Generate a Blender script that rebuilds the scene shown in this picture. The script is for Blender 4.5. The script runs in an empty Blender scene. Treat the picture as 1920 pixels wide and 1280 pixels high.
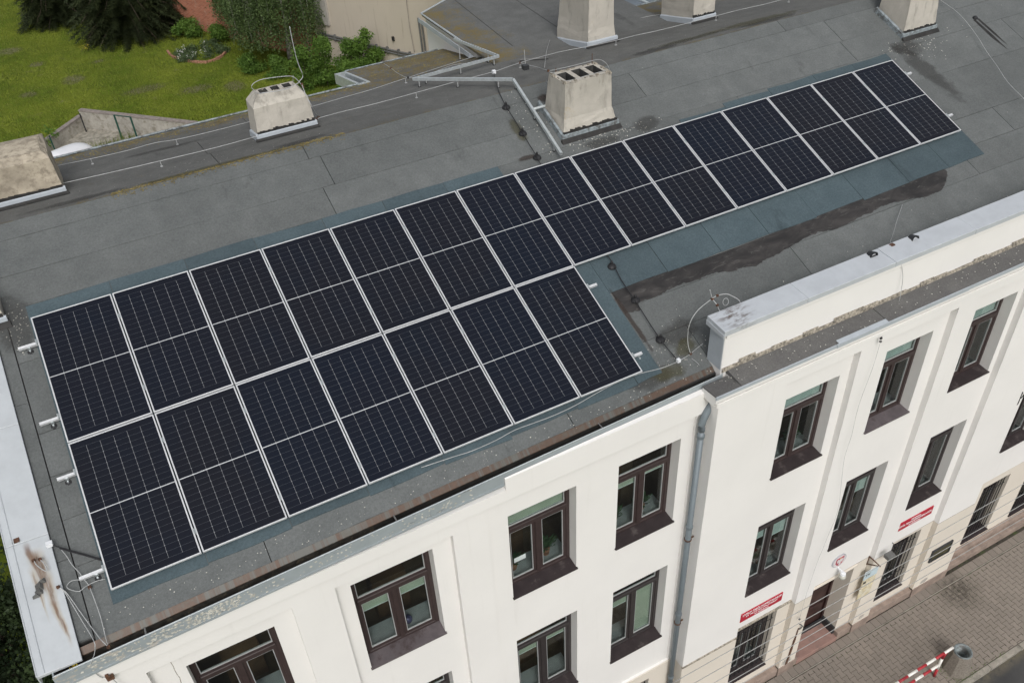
import bpy, math, random
import numpy as np
from mathutils import Matrix, Vector
random.seed(7); rng = np.random.default_rng(7)
sc = bpy.context.scene
COL = sc.collection
R = math.radians

# ------------------------------------------------------------------ camera, world, sun, exposure
cam_d = bpy.data.cameras.new('camera'); cam = bpy.data.objects.new('camera', cam_d); COL.objects.link(cam)
cam_d.lens = 31.0586; cam_d.sensor_width = 36; cam_d.sensor_fit = 'HORIZONTAL'
cam_d.clip_start = 0.1; cam_d.clip_end = 1500
_m = Matrix(((0.879082, 0.328404, -0.345493), (-0.474556, 0.534766, -0.699158), (-0.044849, 0.778573, 0.62595))).to_4x4()
_m.translation = (1.4854, -11.5032, 18.4099)
cam.matrix_world = _m
sc.camera = cam

SUN_EL, SUN_AZ = R(46), R(196)          # azimuth measured clockwise from +Y: light comes from the street side, a little from the left
world = bpy.data.worlds.new('World'); sc.world = world; world.use_nodes = True
wn, wl = world.node_tree.nodes, world.node_tree.links
wn.clear()
sky = wn.new('ShaderNodeTexSky'); sky.sky_type = 'NISHITA'; sky.sun_disc = False
sky.sun_elevation = SUN_EL; sky.sun_rotation = SUN_AZ; sky.dust_density = 4.0; sky.ozone_density = 1.0
hs = wn.new('ShaderNodeHueSaturation'); hs.inputs['Saturation'].default_value = 0.28
bgn = wn.new('ShaderNodeBackground'); bgn.inputs['Strength'].default_value = 0.12
wo = wn.new('ShaderNodeOutputWorld')
wl.new(sky.outputs[0], hs.inputs['Color']); wl.new(hs.outputs[0], bgn.inputs['Color']); wl.new(bgn.outputs[0], wo.inputs['Surface'])
sd = bpy.data.lights.new('sun', 'SUN'); sd.energy = 1.05; sd.angle = R(22); sd.color = (1.0, 0.985, 0.965)
sun = bpy.data.objects.new('sun', sd); COL.objects.link(sun)
_d = Vector((math.sin(SUN_AZ) * math.cos(SUN_EL), math.cos(SUN_AZ) * math.cos(SUN_EL), math.sin(SUN_EL)))
sun.rotation_euler = _d.to_track_quat('Z', 'Y').to_euler(); sun.location = (0, -20, 40)
vs = sc.view_settings
vs.view_transform = 'Standard'; vs.look = 'None'; vs.gamma = 1; vs.use_curve_mapping = False
vs.exposure = 0.2

# ------------------------------------------------------------------ material helpers
def newmat(name):
    m = bpy.data.materials.new(name); m.use_nodes = True
    nt = m.node_tree; b = nt.nodes['Principled BSDF']
    return m, nt, b
def N(nt, t, **kw):
    n = nt.nodes.new(t)
    for k, v in kw.items():
        if k.startswith('_'): setattr(n, k[1:], v)
        else: n.inputs[k.replace('__', ' ')].default_value = v
    return n
def coords(nt, kind='Object'):
    return nt.nodes.new('ShaderNodeTexCoord').outputs[kind]
def worldpos(nt):
    return nt.nodes.new('ShaderNodeNewGeometry').outputs['Position']
def mixc(nt, fac, a, b, mode='MIX'):
    m = nt.nodes.new('ShaderNodeMix'); m.data_type = 'RGBA'; m.blend_type = mode
    for s, v in ((0, fac), (6, a), (7, b)):
        if hasattr(v, 'node'): nt.links.new(v, m.inputs[s])
        else: m.inputs[s].default_value = v if s == 0 else (*v, 1)
    return m.outputs[2]
def ramp(nt, fac, lo, hi, a=0.0, b=1.0):
    m = nt.nodes.new('ShaderNodeMapRange'); m.inputs[1].default_value = lo; m.inputs[2].default_value = hi
    m.inputs[3].default_value = a; m.inputs[4].default_value = b; m.interpolation_type = 'SMOOTHSTEP'
    nt.links.new(fac, m.inputs[0]); return m.outputs[0]
def math_(nt, op, a, b=0.0, c=0.0):
    m = nt.nodes.new('ShaderNodeMath'); m.operation = op
    for i, v in enumerate((a, b, c)):
        if hasattr(v, 'node'): nt.links.new(v, m.inputs[i])
        else: m.inputs[i].default_value = v
    return m.outputs[0]
def noise(nt, vec, scale, detail=4, rough=0.6, stretch=None, dist=0.0):
    if stretch:
        mp = nt.nodes.new('ShaderNodeMapping'); mp.inputs['Scale'].default_value = stretch
        nt.links.new(vec, mp.inputs[0]); vec = mp.outputs[0]
    n = nt.nodes.new('ShaderNodeTexNoise'); n.inputs['Scale'].default_value = scale
    n.inputs['Detail'].default_value = detail; n.inputs['Roughness'].default_value = rough; n.inputs['Distortion'].default_value = dist
    nt.links.new(vec, n.inputs['Vector']); return n.outputs['Fac']
def bump(nt, b, h, strength=0.3, dist=0.01):
    n = nt.nodes.new('ShaderNodeBump'); n.inputs['Strength'].default_value = strength; n.inputs['Distance'].default_value = dist
    nt.links.new(h, n.inputs['Height']); nt.links.new(n.outputs[0], b.inputs['Normal'])
def setc(nt, b, c):
    if hasattr(c, 'node'): nt.links.new(c, b.inputs['Base Color'])
    else: b.inputs['Base Color'].default_value = (*c, 1)
def simple(name, col, rough=0.6, metal=0.0, var=0.15, scale=8, spec=0.4, bumpy=0.0, dirt=None, dirt_amt=0.0, dscale=3):
    m, nt, b = newmat(name); p = worldpos(nt)
    f = noise(nt, p, scale, 5)
    c = mixc(nt, ramp(nt, f, .3, .7), tuple(x * (1 - var) for x in col), tuple(min(1, x * (1 + var)) for x in col))
    if dirt:
        g = noise(nt, p, dscale, 6, .7)
        c = mixc(nt, ramp(nt, g, .62 - dirt_amt * .3, .72 - dirt_amt * .15), c, dirt)
    setc(nt, b, c); b.inputs['Roughness'].default_value = rough; b.inputs['Metallic'].default_value = metal
    b.inputs['Specular IOR Level'].default_value = spec
    if bumpy: bump(nt, b, noise(nt, p, scale * 6, 4), bumpy, .01)
    return m
def sepxyz(nt, v):
    s = nt.nodes.new('ShaderNodeSeparateXYZ'); nt.links.new(v, s.inputs[0]); return s.outputs

M = {}
# painted render, slightly grubby
def plaster(name, col, dirtcol, amt=.35, streak=True, rough=.85):
    m, nt, b = newmat(name); p = worldpos(nt)
    big = noise(nt, p, .7, 5, .6); fine = noise(nt, p, 30, 4, .7)
    c = mixc(nt, ramp(nt, big, .3, .75), col, tuple(x * .955 for x in col))
    if streak:
        s = noise(nt, p, 1.0, 5, .65, stretch=(7, 7, .45))
        s2 = ramp(nt, s, .57, .78, 0, amt); c = mixc(nt, s2, c, dirtcol)
    q = noise(nt, p, 2.3, 7, .75); c = mixc(nt, ramp(nt, q, .6, .8, 0, amt * .6), c, dirtcol)
    setc(nt, b, c); b.inputs['Roughness'].default_value = rough; b.inputs['Specular IOR Level'].default_value = .2
    bump(nt, b, math_(nt, 'ADD', fine, math_(nt, 'MULTIPLY', big, 2.0)), .25, .006)
    return m
M['white_wall'] = plaster('white_wall', (.785, .768, .745), (.62, .60, .565), .22)
M['beige_wall'] = plaster('beige_wall', (.68, .625, .545), (.52, .47, .40), .35)
M['chimney'] = plaster('chimney_render', (.48, .445, .385), (.27, .25, .21), .75)
def sooty():
    m, nt, b = newmat('sooty_chimney_render'); p = worldpos(nt); g = sepxyz(nt, nt.nodes.new('ShaderNodeTexCoord').outputs['Generated'])[2]
    c = mixc(nt, ramp(nt, noise(nt, p, 2.2, 6, .7), .3, .7), (.50, .47, .415), (.43, .405, .355)); c = mixc(nt, ramp(nt, noise(nt, p, 38, 4, .8), .55, .75, 0, .35), c, (.27, .25, .21))
    s = noise(nt, p, 1.6, 5, .7, stretch=(3.2, 3.2, .9)); c = mixc(nt, ramp(nt, math_(nt, 'ADD', s, math_(nt, 'MULTIPLY', g, .14)), .60, .84, 0, .6), c, (.15, .14, .12))
    y = noise(nt, p, 3.1, 5, .7); c = mixc(nt, ramp(nt, y, .62, .75, 0, .5), c, (.42, .32, .15))
    setc(nt, b, c); b.inputs['Roughness'].default_value = .92; b.inputs['Specular IOR Level'].default_value = .15; bump(nt, b, noise(nt, p, 26, 6, .75), .7, .012); return m
M['chimney'] = sooty()
M['flue'] = simple('flue_lining', (.05, .05, .048), .95, var=.4, scale=8)
M['zinc_old'] = simple('old_flashing', (.25, .285, .30), .6, .15, .3, 12, dirt=(.10, .10, .095), dirt_amt=.5, dscale=9)
M['old_chimney'] = simple('old_chimney_render', (.41, .36, .28), .95, var=.2, scale=2.5, bumpy=1.0, dirt=(.25, .215, .165), dirt_amt=.6, dscale=7)
M['rough_wall'] = plaster('rough_wall', (.54, .475, .395), (.36, .30, .23), .9)
M['plinth'] = simple('plinth_stone', (.27, .21, .175), .8, var=.2, scale=5, bumpy=.3)
M['broken_render'] = simple('broken_render', (.30, .27, .22), .95, var=.55, scale=22, bumpy=1.0)

def bitumen(name, base, warm, fleck=.5, moss=0.0, objrand=.16, wing=False):
    m, nt, b = newmat(name); p = worldpos(nt)
    oi = nt.nodes.new('ShaderNodeObjectInfo').outputs['Random']
    grain = math_(nt, 'ADD', math_(nt, 'MULTIPLY', noise(nt, p, 120, 2, .8), .45), math_(nt, 'MULTIPLY', noise(nt, p, 34, 3, .75), .55)); mid = noise(nt, p, 3.0, 6, .65); big = noise(nt, p, .55, 4, .6)
    c = mixc(nt, ramp(nt, mid, .3, .7), base, warm)
    c = mixc(nt, ramp(nt, big, .35, .7, 0, .35), c, tuple(x * .72 for x in base))
    g = nt.nodes.new('ShaderNodeHueSaturation'); nt.links.new(c, g.inputs['Color'])
    v = math_(nt, 'ADD', math_(nt, 'MULTIPLY', oi, objrand), 1 - objrand / 2)
    v = math_(nt, 'MULTIPLY', v, ramp(nt, grain, .32, .68, .80, 1.20)); nt.links.new(v, g.inputs['Value'])
    c = g.outputs[0]
    stain = noise(nt, p, 1.3, 6, .7, stretch=(1.5, .5, .5)); c = mixc(nt, ramp(nt, stain, .6, .74, 0, .55), c, tuple(x * .45 for x in base))
    if moss:
        f = noise(nt, p, 2.2, 8, .8, dist=.4); f2 = noise(nt, p, 26, 5, .8)
        f = math_(nt, 'ADD', math_(nt, 'MULTIPLY', f, .65), math_(nt, 'MULTIPLY', f2, .35))
        # moss keeps to the damp strips: just behind the ridge and along the rear eaves
        y = sepxyz(nt, p)[1]
        band = math_(nt, 'MAXIMUM', ramp(nt, math_(nt, 'ABSOLUTE', math_(nt, 'SUBTRACT', y, 1.72)), .0, .3, .10, 0),
                     ramp(nt, y, 4.1, 5.2, 0, .14))
        if wing: band = ramp(nt, sepxyz(nt, p)[0], 10.9, 9.3, -.05, .16)
        k = ramp(nt, math_(nt, 'ADD', f, band), .62 - moss * .06, .74, 0, .85)
        c = mixc(nt, k, c, (.17, .125, .035))
    setc(nt, b, c); b.inputs['Roughness'].default_value = .88; b.inputs['Specular IOR Level'].default_value = .25
    bump(nt, b, math_(nt, 'ADD', grain, math_(nt, 'MULTIPLY', mid, 1.5)), .5, .006)
    return m
M['bitumen'] = bitumen('grey_bitumen_felt', (.113, .121, .120), (.137, .145, .143))
M['bitumen_back'] = bitumen('mossy_bitumen_felt', (.112, .113, .108), (.142, .143, .136), moss=.8)
M['bitumen_wing'] = bitumen('wing_bitumen_felt', (.112, .115, .112), (.142, .145, .141), moss=.8, wing=True)
M['bitumen_dark'] = bitumen('dark_bitumen_felt', (.105, .102, .100), (.13, .127, .122), objrand=.1)
M['bitumen_teal'] = bitumen('blue_green_bitumen_felt', (.062, .088, .100), (.075, .104, .117), objrand=.2)
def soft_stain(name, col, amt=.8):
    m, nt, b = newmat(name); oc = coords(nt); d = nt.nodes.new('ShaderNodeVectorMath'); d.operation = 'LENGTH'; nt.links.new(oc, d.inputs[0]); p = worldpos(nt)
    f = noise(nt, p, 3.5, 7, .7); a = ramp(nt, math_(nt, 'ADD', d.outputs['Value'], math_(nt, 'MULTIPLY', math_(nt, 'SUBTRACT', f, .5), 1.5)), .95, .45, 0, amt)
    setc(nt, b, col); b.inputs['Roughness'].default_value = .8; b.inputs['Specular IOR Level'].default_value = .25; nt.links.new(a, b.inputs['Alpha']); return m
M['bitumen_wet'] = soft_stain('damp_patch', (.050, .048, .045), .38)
M['moss_stain'] = soft_stain('moss_patch', (.085, .078, .035), .42)
M['earth_soft'] = soft_stain('worn_earth', (.17, .16, .085), .6)
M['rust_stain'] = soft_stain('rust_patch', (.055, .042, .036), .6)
M['drip_stain'] = soft_stain('drip_stain', (.56, .54, .50), .45)
M['deck'] = simple('tar_seam', (.025, .024, .023), .7, var=.3)
def tar():
    m, nt, b = newmat('tar_smear'); p = worldpos(nt)
    f = noise(nt, p, 1.6, 7, .65, stretch=(1, 2.4, 1), dist=1.2); f2 = noise(nt, p, 3.2, 6, .75, stretch=(.8, 2.4, 1), dist=1.4)
    c = mixc(nt, ramp(nt, f, .35, .7), (.022, .021, .021), (.052, .048, .046)); c = mixc(nt, ramp(nt, f2, .52, .70, 0, .75), c, (.105, .10, .094))
    setc(nt, b, c); b.inputs['Roughness'].default_value = .6; b.inputs['Specular IOR Level'].default_value = .3; bump(nt, b, f2, .3, .01)
    return m
M['tar'] = tar()

def zinc(name, base=(.46, .50, .54), rust=False, rough=.5):
    m, nt, b = newmat(name); p = worldpos(nt); x, y, z = sepxyz(nt, p)
    f = noise(nt, p, 4, 6, .65); f2 = noise(nt, p, 45, 4, .8)
    c = mixc(nt, ramp(nt, f, .3, .7), base, tuple(v * .9 for v in base)); c = mixc(nt, ramp(nt, f2, .64, .76, 0, .35), c, tuple(v * .55 for v in base))
    if rust == 'cap':    # two run-down rust tongues on the verge flashing
        n1 = noise(nt, p, 6, 6, .7); wob = math_(nt, 'MULTIPLY', math_(nt, 'SUBTRACT', noise(nt, p, 2.2, 3), .5), .10)
        for x0, y0, y1, w, cc, am in ((-.60, -3.0, -4.15, .12, (.36, .29, .19), .7), (-.70, -3.2, -3.8, .05, (.38, .31, .2), .6), (-.60, -3.02, -4.10, .055, None, .9), (-.645, -2.9, -3.5, .05, None, .8), (-.705, -3.25, -3.7, .018, None, .6)):
            dx = math_(nt, 'ABSOLUTE', math_(nt, 'ADD', math_(nt, 'SUBTRACT', x, x0), math_(nt, 'ADD', wob, math_(nt, 'MULTIPLY', math_(nt, 'ADD', y, 3.5), .10))))
            t = ramp(nt, y, y1, y0 , .25, 1.0)
            a = math_(nt, 'SUBTRACT', 1.0, ramp(nt, math_(nt, 'DIVIDE', dx, t), w * .2, w, 0, 1))
            a = math_(nt, 'MULTIPLY', a, math_(nt, 'MULTIPLY', ramp(nt, y, y1 - .05, y1 + .25), ramp(nt, y, y0 + .10, y0 - .05)))
            a = math_(nt, 'MULTIPLY', a, ramp(nt, noise(nt, p, 5, 6, .7, stretch=(5, .7, 1)), .25, .6, .35 * am, am))
            c = mixc(nt, a, c, mixc(nt, noise(nt, p, 14, 5, .7), (.21, .105, .05), (.09, .055, .04)) if cc is None else cc)
    if rust == 'eaves':
        s = noise(nt, p, 1.0, 4, .7, stretch=(13, .3, .3)); s2 = noise(nt, p, 1.1, 3, .5, stretch=(1, .2, .2))
        a = ramp(nt, math_(nt, 'ADD', math_(nt, 'MULTIPLY', s, .55), math_(nt, 'MULTIPLY', s2, .6)), .50, .60)
        c = mixc(nt, a, c, mix_rust(nt, p, dark=True)); c = mixc(nt, ramp(nt, noise(nt, p, 5, 6, .75), .5, .66, 0, .75), c, (.085, .08, .065))
    if rust == 'coping':
        d = nt.nodes.new('ShaderNodeVectorMath'); d.operation = 'DISTANCE'; nt.links.new(p, d.inputs[0]); d.inputs[1].default_value = (8.75, -3.98, 10.66)
        a = math_(nt, 'MULTIPLY', ramp(nt, d.outputs['Value'], .42, .05), ramp(nt, noise(nt, p, 9, 6, .7, stretch=(.5, 1.6, 1)), .46, .62))
        c = mixc(nt, math_(nt, 'MULTIPLY', a, .9), c, mix_rust(nt, p, dark=True))
    if rust == 'gutter':
        s = noise(nt, p, 9, 7, .75, stretch=(.6, 1, 1.4)); a = ramp(nt, s, .55, .6)
        keep = ramp(nt, x, 1.6, -.3, 0, 1); c = mixc(nt, math_(nt, 'MULTIPLY', a, math_(nt, 'MULTIPLY', keep, .8)), c, (.52, .47, .40))
        s = noise(nt, p, 3, 7, .75, stretch=(.4, 1, 2)); c = mixc(nt, ramp(nt, s, .6, .66, 0, .7), c, (.13, .125, .12))
    setc(nt, b, c); b.inputs['Roughness'].default_value = rough; b.inputs['Metallic'].default_value = .15
    bump(nt, b, f, .12, .01)
    return m
def mix_rust(nt, p, dark=False):
    f = noise(nt, p, 18, 6, .75)
    return mixc(nt, f, (.30, .13, .05) if not dark else (.040, .033, .027), (.052, .043, .036) if not dark else (.13, .07, .042))
M['zinc'] = zinc('zinc_sheet'); M['zinc_cap'] = zinc('verge_zinc', (.50, .53, .55), 'cap'); M['zinc_coping'] = zinc('coping_zinc', (.54, .57, .60), 'coping')
M['zinc_eaves'] = zinc('rusty_eaves_sheet', (.100, .100, .090), 'eaves'); M['zinc_gutter'] = zinc('gutter_zinc', (.34, .38, .40), 'gutter')
M['zinc_pipe'] = zinc('downpipe_zinc', (.165, .195, .215), None, .5)
M['galv'] = simple('galvanised_steel', (.55, .59, .60), .4, .5, .1, 12)
M['alu'] = simple('anodised_aluminium', (.70, .71, .72), .35, .35, .04, 12)
M['wire'] = simple('wire_zinc', (.42, .43, .43), .5, .2, .12, 20)
M['black'] = simple('black_plastic', (.018, .018, .02), .6, var=.2)
M['cable_grey'] = simple('overhead_cable', (.33, .33, .32), .6, var=.1)
M['whiteplastic'] = simple('white_plastic', (.78, .80, .82), .4, var=.04)
M['rustmetal'] = simple('rusty_metal', (.10, .05, .03), .85, .1, .5, 18, bumpy=.5)
M['trough'] = simple('gutter_bed', (.035, .032, .028), .8, var=.5, scale=12, dirt=(.10, .085, .06), dirt_amt=.3, dscale=9)
M['brown'] = simple('brown_window_paint', (.043, .029, .028), .45, var=.12, scale=10, spec=.4)
M['brown2'] = simple('dark_window_paint', (.036, .030, .030), .45, var=.12, scale=10, spec=.4)
M['bead'] = simple('glazing_bead', (.36, .37, .37), .5, var=.05)
M['sill'] = simple('sill_sheet', (.036, .027, .028), .5, .1, .18, 6, dirt=(.10, .085, .08), dirt_amt=.25)
M['sill_grey'] = simple('weathered_sill_sheet', (.115, .098, .103), .55, .1, .18, 6, dirt=(.06, .045, .045), dirt_amt=.4)
M['room'] = simple('room_wall', (.16, .115, .075), .9, var=.3, scale=1.2)
M['roomboard'] = simple('room_cabinet', (.19, .11, .06), .8, var=.25, scale=2)
M['blind'] = simple('pale_green_blind', (.50, .56, .47), .8, var=.04)
M['blind_white'] = simple('pale_blue_blind', (.56, .66, .66), .8, var=.04)
M['innersill'] = simple('inner_sill', (.38, .40, .42), .6, var=.06)
M['leafy_dark'] = simple('pot_leaf', (.05, .10, .04), .7, var=.4, scale=40)
M['door'] = simple('door_wood', (.040, .020, .018), .45, var=.3, scale=5)
M['darktile'] = simple('dark_tile', (.035, .037, .04), .5, var=.2)
M['step'] = simple('red_brown_step', (.30, .185, .155), .75, var=.12, scale=6, dirt=(.20, .14, .12), dirt_amt=.4)
M['sign_red'] = simple('red_sign_enamel', (.42, .015, .035), .4, var=.06)
M['sign_white'] = simple('white_lettering', (.82, .80, .80), .5, var=.02)
M['notice_blue'] = simple('pale_blue_notice', (.50, .60, .64), .5, var=.06)
M['notice_yellow'] = simple('yellow_notice', (.58, .50, .33), .6, var=.2, scale=9, dirt=(.66, .62, .5), dirt_amt=.7, dscale=6)
M['plaque'] = simple('olive_plaque', (.075, .07, .035), .35, .3, .2)
M['emblem_grey'] = simple('emblem_rim', (.42, .42, .45), .5, var=.05)
M['emblem_pale'] = simple('emblem_field', (.66, .62, .62), .5, var=.05)
M['emblem_red'] = simple('emblem_red', (.42, .06, .09), .5, var=.05)
M['gold'] = simple('emblem_gold', (.55, .38, .16), .4, var=.05)
M['lampglass'] = simple('lamp_opal_glass', (.45, .45, .40), .3, var=.03)
M['concrete'] = simple('exposed_aggregate_concrete', (.21, .185, .155), .9, var=.3, scale=35, bumpy=.5, dirt=(.12, .115, .09), dirt_amt=.3)
M['kerb'] = simple('kerb_concrete', (.30, .275, .235), .85, var=.14, scale=9, bumpy=.3, dirt=(.19, .175, .145), dirt_amt=.4)
M['red'] = simple('red_paint', (.40, .03, .04), .45, var=.15, scale=14, dirt=(.24, .02, .03), dirt_amt=.4)
M['white'] = simple('white_paint', (.80, .78, .73), .45, var=.06, scale=14)
M['green'] = simple('green_fence_paint', (.012, .06, .045), .5, var=.1)
M['tank'] = simple('white_tank', (.84, .85, .88), .35, var=.03)
M['gardenwall'] = simple('garden_wall_render', (.36, .34, .30), .9, var=.15, scale=5, bumpy=.4, dirt=(.22, .20, .16), dirt_amt=.4)
M['gardencap'] = simple('garden_wall_cap', (.24, .21, .19), .9, var=.2, scale=6)
M['sand'] = simple('sandy_ground', (.30, .28, .235), .95, var=.25, scale=5, bumpy=.4, dirt=(.18, .165, .13), dirt_amt=.5)
M['earth'] = simple('bare_earth', (.20, .165, .12), .95, var=.3, scale=7, bumpy=.5, dirt=(.13, .13, .045), dirt_amt=.55, dscale=7)
M['edging'] = simple('brick_edging', (.33, .17, .11), .9, var=.2, scale=10)
M['bark'] = simple('bark', (.085, .065, .05), .9, var=.4, scale=14, bumpy=.8)
M['birchbark'] = simple('pale_bark', (.42, .40, .36), .85, var=.4, scale=6, dirt=(.08, .07, .06), dirt_amt=.5, dscale=8)
M['flower_white'] = simple('white_petals', (.78, .78, .74), .7, var=.03)
M['flower_yellow'] = simple('yellow_petals', (.62, .50, .05), .7, var=.1)
M['liner'] = simple('liner_metal', (.20, .23, .235), .5, .3, .3, 9, dirt=(.08, .08, .075), dirt_amt=.5)
M['conduit'] = simple('grey_conduit', (.15, .15, .145), .6, .2, .15)
M['flake'] = simple('pale_flakes', (.50, .49, .44), .9, var=.25, scale=30)
M['ball'] = simple('blue_glass_ball', (.10, .10, .22), .12, .3, .2)

def leaf(name, c1, c2, c3, scale=1.4):
    m, nt, b = newmat(name); p = worldpos(nt)
    f = noise(nt, p, scale, 5, .6); g = noise(nt, p, 23, 2, .8)
    c = mixc(nt, ramp(nt, f, .35, .68), c1, c2); c = mixc(nt, ramp(nt, g, .45, .7), c, c3)
    setc(nt, b, c); b.inputs['Roughness'].default_value = .6; b.inputs['Specular IOR Level'].default_value = .3
    tr = nt.nodes.new('ShaderNodeBsdfTranslucent'); nt.links.new(c, tr.inputs['Color'])
    mx = nt.nodes.new('ShaderNodeMixShader'); mx.inputs[0].default_value = .3
    out = nt.nodes['Material Output']; nt.links.new(b.outputs[0], mx.inputs[1]); nt.links.new(tr.outputs[0], mx.inputs[2]); nt.links.new(mx.outputs[0], out.inputs[0])
    return m
M['spruce'] = leaf('spruce_needles', (.026, .040, .018), (.058, .076, .028), (.075, .088, .040))
M['birch'] = leaf('birch_leaves', (.048, .085, .026), (.105, .16, .048), (.15, .20, .08))
M['bush'] = leaf('bright_bush_leaves', (.07, .14, .022), (.15, .25, .045), (.10, .18, .03), 2)
M['shrub'] = leaf('dark_shrub_leaves', (.018, .032, .014), (.055, .085, .03), (.03, .05, .02), 1.1)
M['grassblade'] = leaf('grass_blades', (.095, .145, .016), (.20, .245, .028), (.26, .265, .07), .4)
M['bedplant'] = leaf('flowerbed_leaves', (.05, .09, .03), (.10, .15, .06), (.13, .15, .09), 3)

def grass_ground():
    m, nt, b = newmat('lawn'); p = worldpos(nt); x, y, z = sepxyz(nt, p)
    f = noise(nt, p, .35, 6, .65); g = noise(nt, p, 3.5, 5, .75)
    c = mixc(nt, ramp(nt, f, .35, .65), (.095, .145, .014), (.175, .215, .026)); c = mixc(nt, ramp(nt, g, .5, .75, 0, .7), c, (.165, .17, .035))
    bare = noise(nt, p, .55, 7, .7, dist=.3); c = mixc(nt, ramp(nt, bare, .60, .68, 0, .55), c, (.15, .135, .08))
    setc(nt, b, c); b.inputs['Roughness'].default_value = .95; b.inputs['Specular IOR Level'].default_value = .1
    bump(nt, b, g, .8, .08); return m
M['lawn'] = grass_ground()
def asphalt():
    m, nt, b = newmat('asphalt'); p = worldpos(nt)
    g = noise(nt, p, 90, 3, .8); f = noise(nt, p, 1.2, 6, .65)
    c = mixc(nt, ramp(nt, f, .3, .7), (.040, .040, .041), (.062, .061, .060)); c = mixc(nt, ramp(nt, g, .6, .75, 0, .5), c, (.11, .11, .105))
    y = sepxyz(nt, p)[1]
    d = math_(nt, 'MULTIPLY', ramp(nt, y, -6.98, -6.74), ramp(nt, noise(nt, p, 6, 6, .7), .3, .6)); c = mixc(nt, d, c, (.12, .105, .075))
    setc(nt, b, c); b.inputs['Roughness'].default_value = .85; bump(nt, b, g, .5, .006); return m
M['asphalt'] = asphalt()
def paver():
    m, nt, b = newmat('paver_concrete'); p = worldpos(nt); oi = nt.nodes.new('ShaderNodeObjectInfo').outputs['Random']
    g = noise(nt, p, 60, 3, .8); f = noise(nt, p, .9, 6, .65)
    c = mixc(nt, ramp(nt, f, .3, .7), (.215, .188, .162), (.245, .213, .182))
    h = nt.nodes.new('ShaderNodeHueSaturation'); nt.links.new(c, h.inputs['Color'])
    v = math_(nt, 'MULTIPLY', math_(nt, 'ADD', math_(nt, 'MULTIPLY', oi, .12), .94), ramp(nt, g, .3, .7, .88, 1.12)); nt.links.new(v, h.inputs['Value'])
    d = nt.nodes.new('ShaderNodeVectorMath'); d.operation = 'DISTANCE'; nt.links.new(p, d.inputs[0]); d.inputs[1].default_value = (16.25, -4.95, 0)
    c = mixc(nt, math_(nt, 'MULTIPLY', ramp(nt, d.outputs['Value'], .75, .1, 0, .85), ramp(nt, noise(nt, p, 8, 6, .8), .3, .62)), h.outputs[0], (.055, .05, .04))
    setc(nt, b, c); b.inputs['Roughness'].default_value = .9; b.inputs['Specular IOR Level'].default_value = .2; bump(nt, b, g, .4, .004); return m
M['paver'] = paver()
M['joint'] = simple('paving_joint', (.05, .043, .034), .95, var=.4, scale=14, dirt=(.06, .08, .025), dirt_amt=.45, dscale=2)
def bricks():
    m, nt, b = newmat('old_brick'); c0 = coords(nt)
    bt = nt.nodes.new('ShaderNodeTexBrick'); nt.links.new(c0, bt.inputs['Vector'])
    bt.inputs['Color1'].default_value = (.44, .15, .085, 1); bt.inputs['Color2'].default_value = (.30, .085, .045, 1); bt.inputs['Mortar'].default_value = (.38, .24, .17, 1)
    bt.inputs['Scale'].default_value = 1; bt.inputs['Brick Width'].default_value = .26; bt.inputs['Row Height'].default_value = .08; bt.inputs['Mortar Size'].default_value = .01
    f = noise(nt, worldpos(nt), 1.7, 7, .75); c = mixc(nt, ramp(nt, f, .55, .68, 0, .75), bt.outputs['Color'], (.40, .27, .20))
    setc(nt, b, c); b.inputs['Roughness'].default_value = .9; bump(nt, b, bt.outputs['Fac'], -.6, .01); return m
M['brick'] = bricks()

def glass():
    m, nt, b = newmat('window_glass'); nt.nodes.remove(b)
    lw = nt.nodes.new('ShaderNodeLayerWeight'); lw.inputs[0].default_value = .5; fr = math_(nt, 'MULTIPLY', math_(nt, 'POWER', lw.outputs['Facing'], 5.0), .9); tr = nt.nodes.new('ShaderNodeBsdfTransparent'); tr.inputs[0].default_value = (.80, .84, .82, 1)
    gl = nt.nodes.new('ShaderNodeBsdfGlossy'); gl.inputs['Roughness'].default_value = .03
    mx = nt.nodes.new('ShaderNodeMixShader'); f = math_(nt, 'ADD', fr, .05); nt.links.new(f, mx.inputs[0]); nt.links.new(tr.outputs[0], mx.inputs[1]); nt.links.new(gl.outputs[0], mx.inputs[2])
    nt.links.new(mx.outputs[0], nt.nodes['Material Output'].inputs[0]); return m
M['glass'] = glass()

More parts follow.
